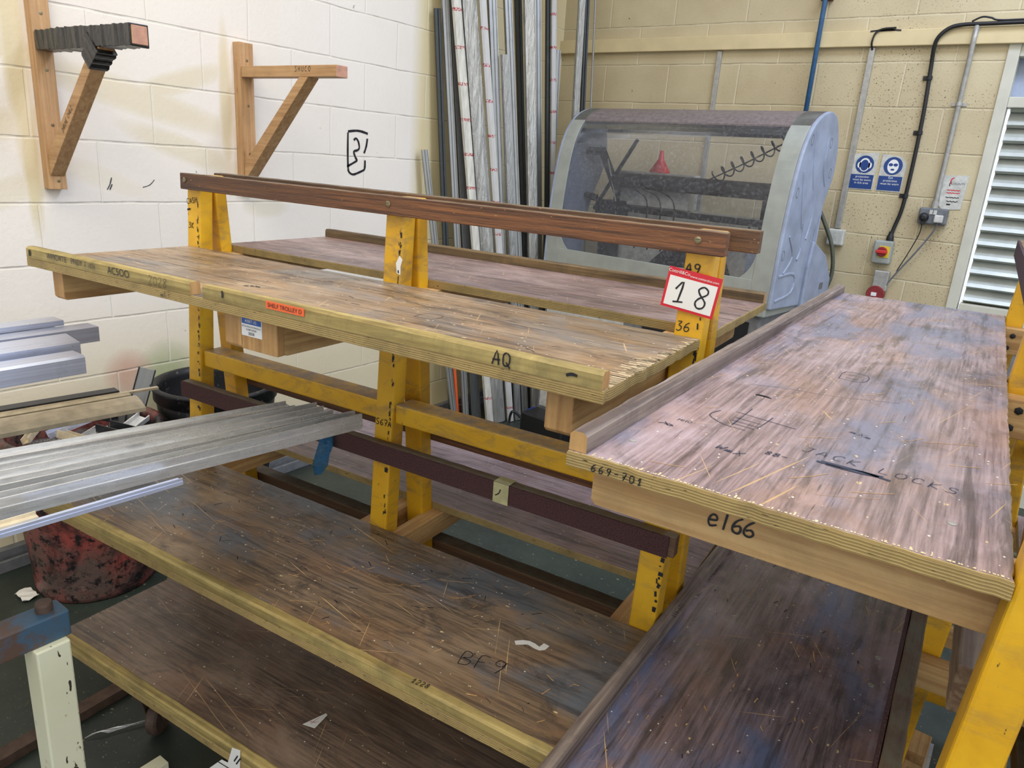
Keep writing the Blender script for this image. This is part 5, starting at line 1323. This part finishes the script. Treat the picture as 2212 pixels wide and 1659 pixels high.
# ---------------------------------------------------------------- steel rack at the left with long aluminium lengths
RK = thing('profile_rack', 'steel rack with a blue rusty bar and a chipped cream post, bottom left corner', 'rack')
bm = BM(); box(bm, (1.753,-6.3,.815), (1.800,-4.148,.862)); bar = link('blue_bar', bm, M['blue_rust'], RK, bevel=.003)
bm = BM(); box(bm, (1.760,-4.208,0.0), (1.812,-4.156,.815)); link('cream_post', bm, M['post_white'], RK, bevel=.003)
bm = BM(); lathe(bm, [(.013,-.01),(.013,.012),(.012,.016),(.0005,.017)], (1.774,-4.175,.862), 20); link('bolt', bm, M['rust'], RK)
for y in (-4.85, -6.2):
    bm = BM(); box(bm, (.78,y-.025,0), (.83,y+.025,1.6)); link('upright', bm, M['blue_rust'], RK, bevel=.003)
    for (xe, z_) in ((2.02,1.077),(1.62,1.135),(1.40,.941)):
        bm = BM(); box(bm, (.831,y-.02,z_-.03), (xe,y+.02,z_)); link('arm', bm, M['blue_rust'], RK, bevel=.003)
bm = BM(); box(bm, (.83,-6.225,.817), (1.80,-6.18,.860)); box(bm, (1.76,-6.26,0), (1.81,-6.21,.815)); box(bm, (.831,-4.87,.817), (1.753,-4.83,.860)); link('tie_bar', bm, M['blue_rust'], RK, bevel=.003)
def long_profile(outline, x_end, y_end, z0, ang, L_, mk, lab, holes=()):
    """outline in (across, up) metres, laid along direction ang with its visible end at (x_end, y_end)"""
    a = math.radians(ang); d_ = Vector((math.cos(a), math.sin(a), 0)); sx = Vector((d_.y, -d_.x, 0))
    bm = BM(); prism(bm, outline, sx, (0,0,1), -d_*L_, (x_end, y_end, z0))
    o = link('aluminium_length', bm, M[mk]); tag(o, lab, 'aluminium length', 'aluminium lengths on the rack'); 
    for (s_, ac, zz, l2, w2) in holes:
        bm = BM(); c = Vector((x_end, y_end, z0+zz)) - d_*s_ + sx*ac; n = 16
        pts = [(l2*math.cos(t_*2*PI/n)+ (l2*1.2 if math.cos(t_*2*PI/n) > 0 else -l2*1.2), w2*math.sin(t_*2*PI/n)) for t_ in range(n)]
        prism(bm, pts, d_, sx, (0,0,.0006), c); link('slot', bm, M['ink'], o)
    return o
def ribbed(w, h, ribs, wall=.003):
    """flat section with upstanding ribs: (position, height)"""
    pts = [(0, -h), (w, -h), (w, 0)]
    for (p, rh, rw) in sorted(ribs, reverse=True): pts += [(p+rw, 0), (p+rw, rh*1.7), (p, rh*1.7), (p, 0)]
    pts += [(0, 0)]
    return pts
long_profile(ribbed(.052, .016, [(.002,.003,.002),(.044,.005,.003)]), 1.738, -3.665, 1.094, 78.0, 2.6, 'alu', 'flat aluminium length at the far side of the big pack, ending short')
long_profile(ribbed(.088, .020, [(.003,.006,.002),(.020,.004,.002),(.030,.006,.002),(.056,.005,.002),(.066,.007,.002),(.084,.006,.003)]), 1.806, -3.640, 1.098, 80.5, 2.7, 'alu',
   'widest ribbed aluminium length with oval slots, in the middle of the big pack', ((.07,.045,.0005,.006,.0035),(.36,.045,.0005,.006,.0035)))
long_profile(ribbed(.030, .018, [(.002,.008,.002),(.013,.005,.002),(.026,.008,.002)]), 1.900, -3.620, 1.096, 82.5, 2.7, 'alu', 'narrow grooved aluminium length nearest the viewer in the big pack')
long_profile(ribbed(.018, .006, [(.015,.003,.002)]), 1.903, -4.005, 1.085, 86.5, 2.2, 'alu_b', 'thin aluminium strip under the near edge of the big pack')
long_profile(ribbed(.013, .008, [(.002,.003,.002)]), 1.880, -4.208, 1.088, 87.0, 2.0, 'alu_c', 'short pale length lowest under the big pack at the left edge')
long_profile([(0,-.05),(.004,-.05),(.004,-.004),(.045,-.004),(.045,-.012),(.049,-.012),(.049,0),(0,0)], 1.150, -3.855, 1.200, 91.5, 2.4, 'alu_b', 'thin angled length at the back of the upper group, ending first')
long_profile([(0,-.034),(.05,-.034),(.05,0),(0,0)], 1.203, -3.805, 1.188, 91.5, 2.5, 'alu_b', 'square box length in the upper group, reaching furthest right')
long_profile([(0,-.034),(.060,-.034),(.060,0),(0,.008)], 1.285, -3.888, 1.183, 90.5, 2.4, 'alu_b', 'flanged box length in the middle of the upper group')
long_profile([(0,-.034),(.052,-.034),(.052,0),(.046,.004),(0,.004)], 1.368, -3.914, 1.170, 90, 2.4, 'alu_b', 'lowest box length of the upper group')
long_profile([(0,-.030),(.012,-.030),(.024,-.012),(.034,-.004),(.034,0),(0,0)], 1.062, -3.690, .972, 83, 2.3, 'alu_k', 'dark glazing length on the lower arms behind the champagne ones')
long_profile([(0,-.006),(.012,-.006),(.012,0),(0,0)], 1.108, -3.60, .968, 83, 2.3, 'alu_c', 'thin champagne strip behind the lower group, reaching furthest')
long_profile([(0,-.008),(.018,-.008),(.018,0),(.009,.004),(0,0)], 1.110, -3.680, .966, 83, 2.3, 'alu_c', 'narrow champagne beading in the lower group')
long_profile([(0,-.008),(.062,-.022),(.066,-.020),(.066,-.010),(.040,.0),(.012,.006),(0,.004)], 1.150, -3.682, .966, 83, 2.3, 'alu_c', 'wide champagne cill length at the front of the lower group')

# ---------------------------------------------------------------- things lying on the floor and shelves, lower left
o = thing('paper_scrap', 'torn white paper corner with pink print on the lowest shelf', 'paper', (0,0,0), TH1)
bm = BM(); prism(bm, [(1.583,-3.912),(1.612,-3.905),(1.606,-3.862),(1.600,-3.860)], (1,0,0), (0,1,0), (0,0,.0012), (0,0,.4285)); pp_ = link('sheet', bm, M['paper'], o)
bm = BM(); strokes(bm, [[(0,0),(.014,.010)],[(.004,-.004),(.006,.02)],[(-.006,.0),(.012,.004)]], (1.592,-3.898,.4299), FX, DN, .0009, .0002); link('print', bm, plain('pink_print', (190,110,120), .6), pp_)
def floorpiece(name, lab, cat, x0, y0, x1, y1, w, h, mk, z0=0.0, group=None):
    a = Vector((x0,y0,0)); b = Vector((x1,y1,0)); d_ = (b-a); L_ = d_.length; d_.normalize(); s_ = Vector((d_.y,-d_.x,0))
    bm = BM(); prism(bm, [(0,0),(w,0),(w,h),(0,h)], s_, (0,0,1), d_*L_, (x0,y0,z0)); o = link(name, bm, M[mk], bevel=.0015); tag(o, lab, cat, group); return o
floorpiece('floor_channel', 'rusty steel channel lying on the green floor behind the cream post', 'channel', 1.06, -4.6, .98, -3.58, .045, .03, 'rust', .001)
floorpiece('timber_offcut', 'pale green painted box length lying on the floor beneath the lowest shelf', 'bar', 1.36,-4.6,1.355,-3.80,.04,.03,'post_white', .002)
floorpiece('rubber_track', 'black ribbed track strip on the floor under the centre trolley', 'strip', 1.53,-4.5,1.47,-3.60,.07,.012,'rubber', .001)
o = thing('label_strip', 'printed white label strip stuck across the front edge of the lowest shelf', 'label', (0,0,0), TH1)
bm = BM(); prism(bm, [(1.452,.350),(1.500,.402),(1.520,.405),(1.536,.452),(1.560,.458),(1.556,.408),(1.530,.372),(1.490,.352)], (1,0,0), (0,0,1), (0,-.0012,0), (0,-4.0545,0)); st_ = link('sheet', bm, M['white'], o)
bm = BM(); strokes(bm, [[(0,0),(.012,.020)],[(.006,-.004),(.020,.018)]], (1.541,-4.0562,.422), (1,0,0), (0,0,1), .003, .0002); strokes(bm, [[(-.06,-.03),(-.02,-.028),(.0,-.026)]], (1.541,-4.0562,.422), (1,0,0), (0,0,1), .0025, .0002); link('print', bm, M['ink'], st_)
for k, (x, y, lab) in enumerate(((.30,-3.72,'crumpled white paper on the floor left of the red scuffed tub'), (1.16,-3.80,'bent silver foil scrap on the floor behind the caster'))):
    bm = BM(); n = 7; sc_ = 1 if k == 0 else 2.1; g = [[bm.verts.new((x+(.09*i/n-.045)*sc_*(.45 if k else 1)+.03*k*j/3, y+.05*j/3+k*.17*(i/n-.5), .004+.012*abs(math.sin(i*(1.9 if k == 0 else .5)+j)))) for j in range(4)] for i in range(n)]
    for i in range(n-1):
        for j in range(3): bm.faces.new((g[i][j], g[i+1][j], g[i+1][j+1], g[i][j+1]))
    o = link('paper_scrap' if k == 0 else 'foil_scrap', bm, M['paper'] if k == 0 else M['alu']); md = o.modifiers.new('s', 'SOLIDIFY'); md.thickness = .001; tag(o, lab, 'scrap')
# timber packers under the right trolley
bm = BM(); box(bm, (2.66,-3.16,0), (3.03,-2.38,.060)); tag(link('grey_board', bm, M['alu_b']), 'blue-grey board on the floor under the pine packers', 'board')
for k in range(5):
    floorpiece('timber_packer', 'pale pine packer on the grey board under the right trolley, %s' % ('furthest of the row','second from the far end','middle one','second from the near end','nearest of the row')[k],
      'packer', 2.67, -2.40-.15*k, 3.02, -2.415-.15*k, .105, .045, 'pine', .061, 'pine packers under the right trolley')
